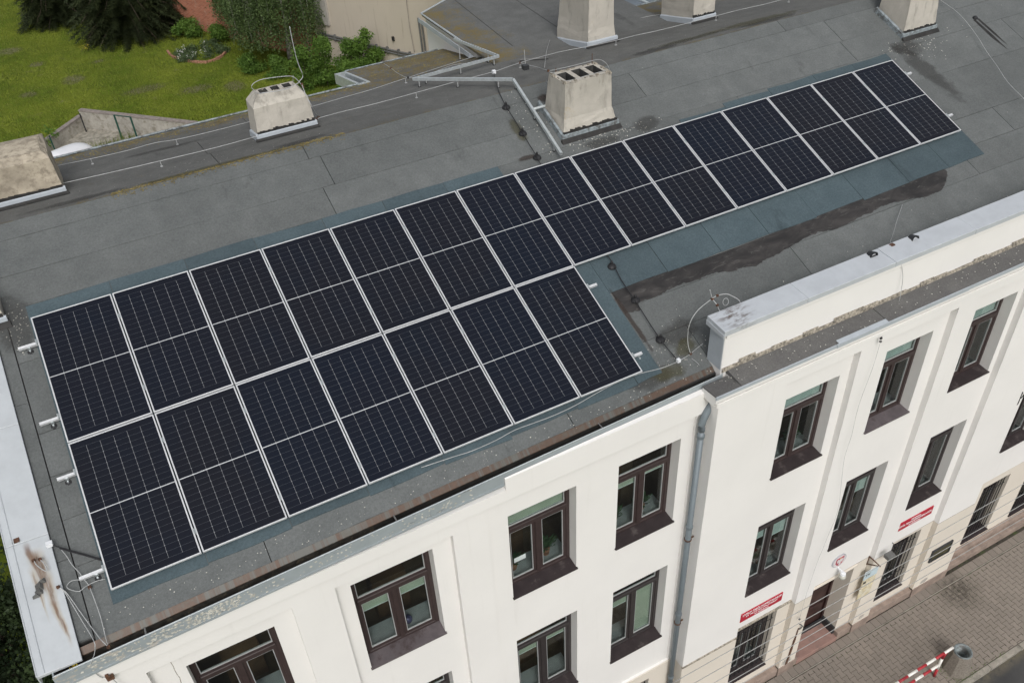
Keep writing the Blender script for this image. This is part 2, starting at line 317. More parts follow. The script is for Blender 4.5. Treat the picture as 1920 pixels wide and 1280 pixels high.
def pv():
    # one module face: 6 columns, 2 halves of 12 half-cells; silver ribbons printed between the cells
    m, nt, b = newmat('solar_cells'); u, v, w = sepxyz(nt, coords(nt)); oi = nt.nodes.new('ShaderNodeObjectInfo').outputs['Random']
    fx = math_(nt, 'FRACT', math_(nt, 'DIVIDE', math_(nt, 'SUBTRACT', u, .030), .1627)); ax = math_(nt, 'ABSOLUTE', math_(nt, 'SUBTRACT', fx, .5))
    vert = math_(nt, 'GREATER_THAN', ax, .5 - .0012 / .1627)
    # column gaps stop short of the module's ends
    inx = math_(nt, 'MULTIPLY', math_(nt, 'GREATER_THAN', u, .06), math_(nt, 'LESS_THAN', u, .98))
    inv = math_(nt, 'MULTIPLY', math_(nt, 'GREATER_THAN', v, .105), math_(nt, 'LESS_THAN', v, 1.905))
    vert = math_(nt, 'MULTIPLY', vert, math_(nt, 'MULTIPLY', inx, inv))
    vv = math_(nt, 'ABSOLUTE', math_(nt, 'SUBTRACT', v, 1.005)); fy = math_(nt, 'FRACT', math_(nt, 'DIVIDE', math_(nt, 'SUBTRACT', vv, .009), .0812))
    ay = math_(nt, 'ABSOLUTE', math_(nt, 'SUBTRACT', fy, .5)); hor = math_(nt, 'MULTIPLY', math_(nt, 'GREATER_THAN', ay, .5 - .0009 / .0812), math_(nt, 'LESS_THAN', vv, .96))
    hor = math_(nt, 'MULTIPLY', hor, math_(nt, 'MULTIPLY', math_(nt, 'GREATER_THAN', u, .03), math_(nt, 'LESS_THAN', u, 1.006)))
    dx = math_(nt, 'MULTIPLY', math_(nt, 'SUBTRACT', .5, ax), .1627); dy = math_(nt, 'MULTIPLY', math_(nt, 'SUBTRACT', .5, ay), .0812)
    dot = math_(nt, 'MULTIPLY', math_(nt, 'LESS_THAN', math_(nt, 'ADD', dx, dy), .0068), math_(nt, 'MULTIPLY', inx, inv))
    tint = mixc(nt, ramp(nt, oi, .1, .9), (.0098, .0118, .0190), (.0112, .0122, .0172))
    nz = noise(nt, worldpos(nt), .8, 3); tint = mixc(nt, ramp(nt, nz, .4, .75, 0, .6), tint, (.0075, .0115, .0205))
    dust = noise(nt, worldpos(nt), 22, 6, .8); tint = mixc(nt, ramp(nt, dust, .7, .8, 0, .12), tint, (.2, .2, .2))
    c = mixc(nt, math_(nt, 'MULTIPLY', hor, .32), tint, (.30, .32, .35)); c = mixc(nt, vert, c, (.32, .33, .34)); c = mixc(nt, math_(nt, 'MULTIPLY', dot, .5), c, (.42, .43, .45))
    setc(nt, b, c); b.inputs['Roughness'].default_value = .16; b.inputs['Specular IOR Level'].default_value = .16
    return m
M['pv'] = pv()
PTS = {
 'W1': [[-0.019,3.01,11.958],[0.444,2.938,11.972],[0.912,2.83,11.994],[1.63,2.734,12.013],[2.37,2.671,12.026],[3.222,2.623,12.035],[3.95,2.684,12.023],[5.053,2.847,11.991],[5.525,2.89,11.982],[6.218,2.864,11.987],[6.964,2.917,11.977],[7.857,2.991,11.962],[8.595,3.017,11.957],[9.27,3.206,11.919],[10.187,3.282,11.904],[10.746,3.147,11.931],[11.385,3.067,11.947],[11.897,3.064,11.947],[12.501,2.993,11.961],[13.844,3.008,11.958],[14.514,3.016,11.957],[15.109,2.954,11.969],[15.802,2.985,11.963]],
 'W2': [[0.802,4.163,11.727],[1.396,4.034,11.753],[2.007,3.984,11.763],[2.465,4.053,11.749],[2.809,3.895,11.781],[3.451,3.842,11.792],[4.206,3.872,11.786],[5.187,3.852,11.79],[5.871,3.958,11.768],[6.546,4.056,11.749],[7.302,4.296,11.701],[7.355,4.286,11.703],[8.08,4.502,11.66],[9.311,4.805,11.599],[10.284,4.963,11.567],[11.285,5.182,11.524]],
 'W2b': [[12.505,4.715,11.617],[13.024,4.57,11.646],[13.488,4.423,11.675]],
 'W3': [[13.532,5.823,11.395],[13.174,4.482,11.664]],
 'air1': [[4.892,2.75,13.645],[4.89,2.75,13.508],[4.894,2.75,13.228],[4.913,2.75,13.01],[4.948,2.75,12.82],[4.888,2.75,12.752],[4.814,2.75,12.705],[4.612,2.75,12.661],[4.16,2.75,12.696]],
 'ring1': [[4.16,2.75,12.696],[4.081,2.75,12.816],[4.122,2.75,12.878],[4.245,2.75,12.912],[4.439,2.75,12.903],[4.702,2.75,12.869],[4.794,2.75,12.829],[4.858,2.75,12.741],[4.911,2.75,12.636]],
 'ring1b': [[4.902,2.75,12.684],[4.889,2.6,12.582],[4.911,2.4,12.416],[5.114,2.923,11.975]],
 'W6': [[18.179,1.17,11.99],[18.232,0.986,11.917],[18.298,0.584,11.759],[18.184,0.017,11.535],[18.019,-0.436,11.356],[17.907,-0.832,11.201],[17.774,-1.239,11.04],[17.753,-1.745,10.84]],
 'W7': [[13.344,11.392,10.282],[12.54,9.261,10.708],[11.917,7.291,11.102],[11.624,6.02,11.356],[11.584,5.832,11.394],[10.895,4.814,11.597],[10.136,3.677,11.825],[9.329,2.354,12.089]],
 'ring2': [[8.669,0.85,12.631],[8.547,0.85,12.696],[8.721,0.85,12.692],[9.085,0.85,12.683],[9.456,0.85,12.683],[9.596,0.85,12.651],[9.706,0.85,12.552],[9.764,0.85,12.445]],
 'ring2b': [[8.523,0.6,12.748],[8.725,0.6,12.574],[9.14,0.6,12.569],[9.596,0.6,12.575]],
 'W8': [[9.27,3.206,11.919],[9.265,2.876,11.985],[9.266,2.465,12.067],[8.547,0.85,12.705]],
 'W9': [[8.666,4.229,11.714],[8.406,4.438,11.672],[7.976,4.263,11.707],[7.579,4.14,11.732],[7.355,4.286,11.703],[7.389,4.955,11.569],[7.482,5.568,11.446],[7.581,6.315,11.297]],
 'mast': [[8.715,1.75,12.627],[8.752,1.75,12.145]],
 'rod': [[8.781,2.1,12.618],[8.792,2.1,12.363]],
 'blk1': [[8.619,3.046,11.921],[8.279,2.289,12.072],[8.022,1.628,12.138],[7.987,1.356,12.031],[7.979,1.081,11.922],[7.962,0.739,11.788],[7.946,0.477,11.684],[7.939,0.288,11.61],[7.924,0.174,11.565],[7.914,0.036,11.51]],
 'blk1h': [[8.012,1.408,11.976],[7.993,0.799,11.736],[7.963,0.264,11.525]],
 'blk2': [[7.977,-1.75,10.796],[8.004,-1.968,10.709],[7.959,-2.31,10.575],[7.959,-2.679,10.429],[7.946,-3.044,10.285],[7.943,-3.385,10.151],[7.964,-3.589,10.07],[7.99,-3.784,9.993]],
 'blk2h': [[7.981,-2.007,10.63],[7.992,-2.648,10.377],[7.969,-3.354,10.098]],
 'W10': [[3.884,-3.776,9.986],[4.33,-3.807,9.974],[4.593,-3.829,9.965],[4.958,-3.821,9.968],[5.26,-3.791,9.98],[5.545,-3.801,9.976],[5.876,-3.811,9.972],[6.231,-3.795,9.978],[6.61,-3.75,9.996],[6.99,-3.719,10.008],[7.35,-3.729,10.004],[7.693,-3.775,9.986],[7.996,-3.776,9.986],[8.241,-3.744,9.998]],
 'W11': [[8.241,-3.744,9.998],[8.234,-3.672,10.134],[8.258,-3.617,10.317],[8.286,-3.627,10.528],[8.429,-3.599,10.647],[8.619,-3.642,10.791],[8.69,-3.666,10.835],[8.834,-3.692,10.825],[8.904,-3.766,10.796],[8.946,-3.838,10.767],[9.048,-3.788,10.62]],
 'W11b': [[8.573,-3.626,10.959],[8.626,-3.645,10.79],[8.664,-3.719,10.707],[8.681,-3.745,10.64],[8.629,-3.98,10.62]],
 'W11c': [[8.619,-3.989,10.64],[8.726,-3.952,10.64],[8.846,-3.982,10.64],[8.934,-3.992,10.64],[9.015,-4.012,10.64],[9.119,-3.97,10.64],[9.075,-4.034,10.64],[8.984,-4.037,10.64],[8.911,-3.962,10.64]],
 'W11d': [[8.254,-3.74,10.0],[8.352,-3.713,10.011],[8.497,-3.696,10.049]],
 'W11e': [[8.222,-3.8,9.955],[8.252,-3.867,9.928],[8.266,-3.928,9.904]],
 'W12': [[13.471,-2.765,10.384],[13.114,-3.004,10.344],[12.576,-3.387,10.408],[12.055,-3.756,10.6],[11.93,-3.895,10.6],[11.818,-4.108,10.6],[11.818,-4.2,10.573],[11.908,-4.2,10.431],[11.928,-4.25,10.202],[11.905,-4.3,9.775],[11.816,-4.3,9.381],[11.329,-4.57,9.56]],
 'W12b': [[11.338,-4.57,9.492],[11.323,-4.57,8.949],[11.233,-4.57,8.176],[11.261,-4.57,7.48],[11.238,-4.57,6.904],[11.353,-4.57,6.151],[11.459,-4.57,5.355],[11.366,-4.57,4.637],[11.267,-4.57,3.881],[11.209,-4.57,2.872],[11.207,-4.57,2.129]],
 'L1': [[-0.379,-3.069,10.275],[-0.344,-3.163,10.238],[-0.314,-3.28,10.192],[-0.266,-3.392,10.148],[-0.244,-3.466,10.119],[-0.217,-3.541,10.089],[-0.202,-3.599,10.066],[-0.181,-3.89,9.951],[-0.181,-4.043,9.891],[-0.187,-4.192,9.832],[-0.187,-4.294,9.792]],
 'L2': [[-0.267,-3.474,10.105],[-0.36,-3.446,10.116],[-0.419,-3.471,10.106],[-0.418,-3.516,10.088],[-0.337,-3.583,10.062],[-0.297,-3.588,10.06],[-0.233,-3.566,10.069],[-0.124,-3.556,10.072],[-0.027,-3.573,10.066]],
 'L3': [[-0.506,-3.485,10.143],[-0.466,-3.534,10.092],[-0.443,-3.612,10.05],[-0.409,-3.752,9.995],[-0.367,-3.924,9.927],[-0.32,-4.115,9.884],[-0.292,-4.272,9.898],[-0.346,-4.272,9.75],[-0.392,-4.358,9.75],[-0.454,-4.3,9.555],[-0.428,-4.3,9.457],[-0.396,-4.3,9.34],[-0.348,-4.3,9.344],[-0.317,-4.3,9.295],[-0.295,-4.3,9.14],[-0.258,-4.3,8.968]],
 'L4': [[-0.496,-3.49,10.141],[-0.447,-3.554,10.084],[-0.406,-3.672,10.027],[-0.365,-3.808,9.973],[-0.301,-4.002,9.897],[-0.238,-4.194,9.853],[-0.18,-4.321,9.824]],
 'L5blk': [[-0.479,-2.975,10.334],[-0.395,-3.044,10.307],[-0.297,-3.125,10.275],[-0.149,-3.242,10.228],[-0.002,-3.365,10.18],[0.07,-3.429,10.155]],
 'L6': [[-0.669,-3.123,10.329],[-0.646,-3.197,10.3],[-0.582,-3.289,10.264],[-0.564,-3.265,10.273],[-0.577,-3.196,10.301],[-0.604,-3.139,10.323]],
 'tray': [[9.381,6.572,11.276],[9.482,6.359,11.318],[9.203,3.978,11.794],[7.28,3.814,11.827],[8.407,1.864,12.217],[8.302,0.049,11.58]],
 'trayb': [[8.37,1.083,11.988],[8.603,1.083,11.988]],
 'sens': [[11.497,-3.906,10.58],[12.377,-3.905,10.58],[11.957,-3.876,10.58]],
 'facc': [[-0.317,-4.3,9.295]],
 'c_hook': [[16.35,-4.3,5.673],[16.459,-4.3,5.501],[16.618,-4.3,5.364],[16.738,-4.3,5.352],[16.736,-4.3,5.535],[16.751,-4.3,5.677]],
 'vent': [[18.707,0.506,11.621],[7.989,-3.353,10.099]],
 'rust': [[-0.613,-3.066,10.276],[-0.585,-3.431,10.133],[-0.616,-3.322,10.175]],
 'boards': [[9.545,3.72,11.746],[9.957,3.307,11.829],[9.894,3.155,11.859],[9.383,3.311,11.828]],
 'stain_rust': [[8.708,1.677,12.082],[8.762,1.396,11.971]],
 'scaleh': [[11.338,-4.52,1.576],[11.219,-4.52,-0.038]],
 'cond': [[14.51,36.373,1.73],[15.188,34.802,1.759],[16.161,32.545,1.83],[16.856,30.933,1.867],[17.528,29.376,1.958]],
 'condv': [[17.557,29.308,3.888],[17.572,29.273,2.951],[17.578,29.26,2.066]],
 'breast': [[14.673,35.996,3.572],[15.154,34.88,3.77],[15.142,34.908,2.312],[14.663,36.019,2.208]],
 'hole': [16.78,31.11,2.492],
 'white': [[18.084,28.086,3.583],[18.076,28.105,2.611]],
 'crack': [[17.293,29.92,4.648],[17.295,29.915,3.352],[17.346,29.797,2.085]],
}
# ------------------------------------------------------------------ geometry helpers
class MB:
    def __init__(s): s.v = []; s.f = []; s.m = []
    def face(s, pts, mat=0):
        n = len(s.v); s.v += [tuple(p) for p in pts]; s.f.append(tuple(range(n, n + len(pts)))); s.m.append(mat)
    def box(s, x0, x1, y0, y1, z0, z1, mat=0):
        n = len(s.v); s.v += [(x, y, z) for z in (z0, z1) for y in (y0, y1) for x in (x0, x1)]
        for f in ((0, 2, 3, 1), (4, 5, 7, 6), (0, 1, 5, 4), (2, 6, 7, 3), (0, 4, 6, 2), (1, 3, 7, 5)): s.f.append(tuple(n + i for i in f)); s.m.append(mat)
        return s
    def hexa(s, b, t, mat=0):        # b, t: four points each, same order
        n = len(s.v); s.v += [tuple(p) for p in b] + [tuple(p) for p in t]
        s.f.append((n + 3, n + 2, n + 1, n)); s.f.append((n + 4, n + 5, n + 6, n + 7))
        for i in range(4):
            j = (i + 1) % 4; s.f.append((n + i, n + j, n + 4 + j, n + 4 + i))
        s.m += [mat] * 6; return s
    def prof(s, pts, x0, x1, mat=0, cap=True):   # (y,z) outline pushed along x
        k = len(pts); n = len(s.v); s.v += [(x0, y, z) for y, z in pts] + [(x1, y, z) for y, z in pts]
        for i in range(k):
            j = (i + 1) % k; s.f.append((n + i, n + j, n + k + j, n + k + i)); s.m.append(mat)
        if cap: s.f.append(tuple(n + i for i in range(k))[::-1]); s.f.append(tuple(n + k + i for i in range(k))); s.m += [mat] * 2
        return s
    def polyz(s, pts, z0, z1, mat=0):            # (x,y) outline pushed up in z
        k = len(pts); n = len(s.v); s.v += [(x, y, z0) for x, y in pts] + [(x, y, z1) for x, y in pts]
        for i in range(k):
            j = (i + 1) % k; s.f.append((n + i, n + j, n + k + j, n + k + i)); s.m.append(mat)
        s.f.append(tuple(n + i for i in range(k))[::-1]); s.f.append(tuple(n + k + i for i in range(k))); s.m += [mat] * 2
        return s
    def tube(s, pts, r, seg=6, mat=0, smooth_pts=True, taper=None):
        P = [Vector(p) for p in pts]
        if smooth_pts and len(P) > 2:
            Q = []
            for i in range(len(P) - 1):
                a, b, c, d = P[max(i - 1, 0)], P[i], P[i + 1], P[min(i + 2, len(P) - 1)]
                for k in range(3):
                    t = k / 3; Q.append(.5 * ((2 * b) + (c - a) * t + (2 * a - 5 * b + 4 * c - d) * t * t + (3 * b - a - 3 * c + d) * t ** 3))
            Q.append(P[-1]); P = Q
        n = len(s.v); up = Vector((0, 0, 1))
        for i, p in enumerate(P):
            d = (P[min(i + 1, len(P) - 1)] - P[max(i - 1, 0)])
            if d.length < 1e-6: d = Vector((1, 0, 0))
            d.normalize(); a = d.cross(up)
            if a.length < .05: a = d.cross(Vector((0, 1, 0)))
            a.normalize(); b = a.cross(d)
            rr = r if taper is None else r + (taper - r) * i / (len(P) - 1)
            for k in range(seg):
                t = 2 * math.pi * k / seg; s.v.append(tuple(p + a * (rr * math.cos(t)) + b * (rr * math.sin(t))))
        for i in range(len(P) - 1):
            for k in range(seg):
                j = (k + 1) % seg; s.f.append((n + i * seg + k, n + i * seg + j, n + (i + 1) * seg + j, n + (i + 1) * seg + k)); s.m.append(mat)
        s.f.append(tuple(n + k for k in range(seg))[::-1]); s.f.append(tuple(n + (len(P) - 1) * seg + k for k in range(seg))); s.m += [mat] * 2
        return s
    def lathe(s, prof, c=(0, 0, 0), seg=16, mat=0, caps=True):   # (r,z)
        n = len(s.v)
        for r, z in prof:
            for k in range(seg):
                t = 2 * math.pi * (k + .5) / seg; s.v.append((c[0] + r * math.cos(t), c[1] + r * math.sin(t), c[2] + z))
        for i in range(len(prof) - 1):
            for k in range(seg):
                j = (k + 1) % seg; s.f.append((n + i * seg + k, n + i * seg + j, n + (i + 1) * seg + j, n + (i + 1) * seg + k)); s.m.append(mat)
        if caps:
            s.f.append(tuple(n + k for k in range(seg))[::-1]); s.f.append(tuple(n + (len(prof) - 1) * seg + k for k in range(seg))); s.m += [mat] * 2
        return s
    def build(s, name, mats, parent=None, smooth=False, bevel=0.0, local=False):
        if not isinstance(mats, (list, tuple)): mats = [mats]
        me = bpy.data.meshes.new(name)
        off = Vector((0, 0, 0))
        if parent is not None and not local: off = worldloc(parent)
        v = np.array(s.v, dtype=np.float64) - np.array(off)
        me.from_pydata(v.tolist(), [], s.f)
        for m in mats: me.materials.append(M[m] if isinstance(m, str) else m)
        if len(mats) > 1: me.polygons.foreach_set('material_index', s.m)
        if smooth: me.polygons.foreach_set('use_smooth', [True] * len(s.f))
        me.update()
        o = bpy.data.objects.new(name, me); COL.objects.link(o)
        if parent is not None: o.parent = parent
        if bevel:
            b = o.modifiers.new('bevel', 'BEVEL'); b.width = bevel; b.segments = 1; b.limit_method = 'ANGLE'
        return o
def worldloc(o):
    p = Vector(o.location)
    while o.parent is not None: o = o.parent; p = p + Vector(o.location)
    return p
def tag(o, label=None, cat=None, group=None, kind=None):
    if label: o['label'] = label
    if cat: o['category'] = cat
    if group: o['group'] = group
    if kind: o['kind'] = kind
    return o
def thing(name, loc, label, cat, group=None):
    o = bpy.data.objects.new(name, None); o.empty_display_size = .2; o.location = loc; COL.objects.link(o)
    return tag(o, label, cat, group)
def bx(*a): return MB().box(*a)

TH = 0.3756
CY, SY = math.cos(TH), math.sin(TH)
def SH(x): return .0165 * (x + .6)      # the eaves run slightly askew to the panels
def skew(mb):
    mb.v = [(x, y + SH(x), z + .007 * (x + .6)) for x, y, z in mb.v]; return mb
def zr(y, h=0.0):      # roof surface height: street slope, then the shallow rear slope
    return (11.421 + .3939 * y if y < 1.75 else 12.11 - .2 * (y - 1.75)) + h
RIDGE = 1.75
XR = 30.0              # how far the building goes on to the right

# ------------------------------------------------------------------ ground
o = MB(); o.face([(-120, -70, -.16), (160, -70, -.16), (160, 200, -.16), (-120, 200, -.16)]); tag(o.build('ground', 'lawn'), kind='structure')
o = MB(); o.face([(-3, 5.2, 0), (60, 5.2, 0), (60, 120, 0), (-40, 120, 0), (-40, -4, 0), (-3, -4, 0)]); tag(o.build('lawn', 'lawn'), kind='structure')
tag(bx(-40, 60, -15, -6.72, -.2, -.12).build('road', 'asphalt'), kind='structure')
pavement = bx(-40, 60, -6.6, -4.0, -.12, -.012).build('pavement', 'joint'); tag(pavement, kind='structure')
tag(bx(-40, 60, -18, -15, -.2, 0.0).build('far_pavement', 'kerb'), kind='structure')
kb = MB()
for i in range(-12, 45):
    k = bx(i * 1.0 + .25 + .004, i * 1.0 + 1.25 - .004, -6.72, -6.602, -.13, .0).build('kerb_stone', 'kerb', pavement, bevel=.012)

# interlocking bone-shaped pavers: 0.2 long (across the pavement), 0.14 pitch
PL, PW_ = .2, .139
def paver_mesh():
    a, b, c = PW_ / 2 + .0105, PW_ / 2 - .0125, PL / 2 - .003
    out = [(-a, c), (-a, c * .66), (-b, c * .34), (-b, -c * .34), (-a, -c * .66), (-a, -c), (a, -c), (a, -c * .66), (b, -c * .34), (b, c * .34), (a, c * .66), (a, c)]
    return out
PO = paver_mesh()
pm = MB(); pm.polyz([(x * .945, y * .985) for x, y in PO][::-1], -.04, 0); pmo = pm.build('paver', 'paver', pavement)
spots = []
for i in range(int((24 - 8) / PW_)):
    for j in range(9):
        x = 8 + i * PW_; y = -4.76 - PL / 2 - j * PL - (PL / 2 if i % 2 else 0)
        if y - PL / 2 < -6.62: continue
        spots.append((x, y))
camp = Vector((1.4854, -11.5032, 18.4099)); fwd = Vector((.345493, .699158, -.62595)); rt = Vector((.879082, -.474556, -.044849)); up_ = Vector((.328404, .534766, .778573))
def inview(p):
    d = Vector(p) - camp; z = d.dot(fwd); return abs(d.dot(rt) / z * 1656.5) < 975 and abs(d.dot(up_) / z * 1656.5) < 655
vis = sorted([s for s in spots if inview((s[0], s[1], 0))], key=lambda s: (Vector((s[0], s[1], 0)) - camp).length)[:299]
vs_ = set(vis); first = True
for x, y in vis:
    if first: q = pmo; first = False
    else: q = pmo.copy(); COL.objects.link(q); q.parent = pavement
    q.location = (x, y, random.uniform(-.002, .0015)); q.rotation_euler = (random.gauss(0, .006), random.gauss(0, .006), random.gauss(0, .006))
rest = MB()
for x, y in spots:
    if (x, y) in vs_: continue
    z = random.uniform(-.002, .0015); rest.polyz([(x + a * .945, y + b * .985) for a, b in PO][::-1], z - .04, z)
for i in range(int((24 - 8) / PW_)):
    x = 8 + i * PW_; h = PL / 2 - .006
    if i % 2: y0, y1 = -4.76 - h, -4.76; rest.box(x - .062, x + .062, y0, y1, -.04, 0)
    ye = min(y for xx, y in spots if abs(xx - x) < 1e-6) - PL / 2
    if ye + 6.6 > .02: rest.box(x - .062, x + .062, -6.595, ye - .006, -.04, 0)
tag(rest.build('distant_pavers', 'paver', pavement), kind='stuff')
# narrow strip of half pavers against the plinth, and the edging that separates it
for i in range(90):
    x = 7.9 + i * .18; 
    bx(x, x + .172, -4.715, -4.515, -.03, random.uniform(-.004, .004)).build('edge_paver', 'paver', pavement)
bx(7.5, 26, -4.745, -4.725, -.03, .006).build('edging_strip', 'kerb', pavement)

# ------------------------------------------------------------------ main building
bld = thing('school_building', (0, 0, 0), 'long white rendered building with a grey felt roof that carries the solar panels', 'building')

def wallgrid(mb, x0, x1, z0, z1, y, holes, depth, mat=0, top=True, bot=True):
    xs = sorted({x0, x1, *[h[0] for h in holes], *[h[1] for h in holes]}); zs = sorted({z0, z1, *[h[2] for h in holes], *[h[3] for h in holes]})
    xs = [x for x in xs if x0 <= x <= x1]; zs = [z for z in zs if z0 <= z <= z1]
    for i in range(len(xs) - 1):
        for j in range(len(zs) - 1):
            cx, cz = (xs[i] + xs[i + 1]) / 2, (zs[j] + zs[j + 1]) / 2
            if any(h[0] < cx < h[1] and h[2] < cz < h[3] for h in holes): continue
            mb.face([(xs[i], y, zs[j]), (xs[i + 1], y, zs[j]), (xs[i + 1], y, zs[j + 1]), (xs[i], y, zs[j + 1])], mat)
    for h in holes:
        a, b, c, d = h[:4]; e = y + depth
        mb.face([(a, y, c), (a, y, d), (a, e, d), (a, e, c)], mat); mb.face([(b, y, c), (b, e, c), (b, e, d), (b, y, d)], mat)
        if top: mb.face([(a, y, d), (b, y, d), (b, e, d), (a, e, d)], mat)
        if bot: mb.face([(a, y, c), (a, e, c), (b, e, c), (b, y, c)], mat)

BZ = 2.68        # top of the beige ground-floor zone
LW = dict(w0=(.40, 1.52, 6.83, 8.66), w1=(2.57, 3.75, 6.83, 8.78), w2=(4.88, 6.0, 6.94, 8.82), w3=(6.73, 7.85, 6.93, 8.82),
          w4=(6.73, 7.85, 3.64, 5.75), w5=(4.88, 6.02, 3.62, 5.77), w6=(2.57, 3.75, 3.62, 5.76), w7=(.40, 1.52, 3.62, 5.76),
          g1=(6.6, 7.62, .6, 2.42), g2=(4.88, 6.0, .6, 2.42), g3=(2.57, 3.75, .6, 2.42))
# left section: flat piers at y=-4.22, two shallow niches and one wide niche
YA = -4.22
mb = MB(); niches = [(0.0, 1.79, BZ, 8.99), (2.36, 4.03, BZ, 8.99), (4.56, 8.07, BZ, 9.23)]
wallgrid(mb, -.80, 8.21, BZ, 9.49, YA, niches, .1)
wallgrid(mb, 0.0, 1.79, BZ, 8.99, YA + .10, [LW['w0'], LW['w7']], .2)
wallgrid(mb, 2.36, 4.03, BZ, 8.99, YA + .10, [LW['w1'], LW['w6']], .2)
wallgrid(mb, 4.56, 8.07, BZ, 9.23, YA + .04, [LW['w2'], LW['w3'], LW['w4'], LW['w5']], .2)
mb.face([(-.80, YA, 0), (-.80, YA, 9.7), (-.80, 5, 10.9), (-.80, 5, 0)])
mb.face([(-.80, 5.0, 0), (-.80, 5.0, 11.1), (30, 5.0, 11.1), (30, 5.0, 0)])
mb.prof([(-4.28, 9.28), (-4.28, 9.49), (-4.0, 9.49), (-4.0, 9.24), (-4.22, 9.24)], -.84, 8.2)
mb.build('wall', 'white_wall', bld)
mb = MB(); wallgrid(mb, -.80, 8.21, 0, BZ - .004, YA - .02, [LW['g1'], LW['g2'], LW['g3']], .26)
mb.face([(-.80, YA - .02, BZ - .004), (8.21, YA - .02, BZ - .004), (8.21, YA + .1, BZ - .004), (-.80, YA + .1, BZ - .004)])
mb.build('wall', 'beige_wall', bld)

# projecting right section with three tall niches
YB, YN = -4.5, -4.38
RW = dict(a1=(9.71, 10.83, 7.08, 8.88), a2=(11.85, 12.92, 7.08, 8.93), a3=(13.91, 15.0, 7.1, 8.95),
          b1=(9.66, 10.76, 3.82, 5.85), b2=(11.76, 12.82, 3.84, 5.84), b3=(13.83, 14.93, 3.81, 5.88))
GW = dict(c1=(9.64, 10.69, .63, 2.61), c2=(13.74, 14.79, .63, 2.62), door=(11.6, 12.81, .0, 2.61))
rn = [(9.53, 11.04, 9.38), (11.50, 13.22, 9.37), (13.72, 15.14, 9.40)]
mb = MB()
wallgrid(mb, 8.21, 16.3, BZ, 9.66, YB, [(a, b, BZ, c) for a, b, c in rn], .12, bot=False)
for (a, b, c), ks in zip(rn, (('a1', 'b1'), ('a2', 'b2'), ('a3', 'b3'))): wallgrid(mb, a, b, BZ, c, YN, [RW[k] for k in ks], .21)
mb.face([(8.21, YB, 0), (8.21, YB, 9.75), (8.21, YA + .1, 9.75), (8.21, YA + .1, 0)][::-1]); mb.face([(16.3, YB, 0), (16.3, YA, 0), (16.3, YA, 9.75), (16.3, YB, 9.75)])
# set-back wall further right
far = {}
for i, x in enumerate((17.05, 18.75, 21.0, 23.2, 25.4)):
    far['u%d' % i] = (x, x + 1.0, 6.9, 8.8); far['m%d' % i] = (x, x + 1.0, 3.68, 5.7); far['l%d' % i] = (x, x + .92, .47, 2.46)
wallgrid(mb, 16.3, XR, BZ, 9.72, -4.2, [v for k, v in far.items() if k[0] != 'l'], .2)
# cornice mouldings under the shelf
mb.prof([(-4.55, 9.80), (-4.55, 9.70), (-4.50, 9.62), (-4.24, 9.62), (-4.24, 9.77)], 8.10, 8.56); mb.prof([(-4.55, 9.80), (-4.55, 9.70), (-4.50, 9.62), (-4.2, 9.62), (-4.2, 9.80)], 8.56, XR)
mb.prof([(-4.52, 9.62), (-4.52, 9.55), (-4.40, 9.53), (-4.40, 9.62)], 8.16, XR)
mb.build('wall', 'white_wall', bld)
mb = MB()
wallgrid(mb, 8.20, 16.3, 0, BZ - .003, YB - .003, [(a, b, .0, BZ - .003) for a, b, c in rn], .117, top=False, bot=False)
for (a, b, c), k in zip(rn, ('c1', 'door', 'c2')):
    y = YN - .003
    wallgrid(mb, a, b, .0, BZ - .003, y, [GW[k]], .22 if k != 'door' else .42, bot=(k != 'door'))
wallgrid(mb, 16.3, XR, 0, BZ - .003, -4.2, [v for k, v in far.items() if k[0] == 'l'], .2)
mb.face([(8.2, YB - .003, 0), (8.2, YB - .003, BZ), (8.2, YA, BZ), (8.2, YA, 0)][::-1]); mb.face([(16.303, YB, 0), (16.303, YA, 0), (16.303, YA, BZ), (16.303, YB, BZ)])
mb.build('wall', 'beige_wall', bld)
# fine grooves pressed into the beige render are real recesses too narrow to see; the overhead cables are what reads across it
pl = MB()
for a, b in ((8.19, 9.53), (11.04, 11.50), (13.22, 13.72), (15.14, 16.31)): pl.box(a, b, YB - .02, YB + .1, 0, .30)
for a, b in ((9.532, 11.038), (13.722, 15.138)): pl.box(a, b, YB + .004, YN + .1, 0, .26)
pl.box(11.502, 11.6, YB + .004, YN + .1, 0, .26); pl.box(12.81, 13.218, YB + .004, YN + .1, 0, .26)
pl.box(16.31, XR, -4.30, -4.1, 0, .34); pl.box(16.31, XR, -4.44, -4.301, 0, .20); pl.box(-.8, 8.19, YA - .04, -4.1, 0, .3)
pl.build('plinth', 'plinth', bld, bevel=.008)
# ledge lines over the beige zone
lg = MB(); lg.prof([(YN - .03, BZ - .02), (YN - .03, BZ + .012), (YN, BZ + .03), (YN, BZ - .02)], 9.532, 11.038); lg.prof([(YB - .02, BZ - .02), (YB - .02, BZ + .008), (YB + .01, BZ + .02), (YB + .01, BZ - .02)], 8.195, 9.53)
lg.build('ledge', 'broken_render', bld)

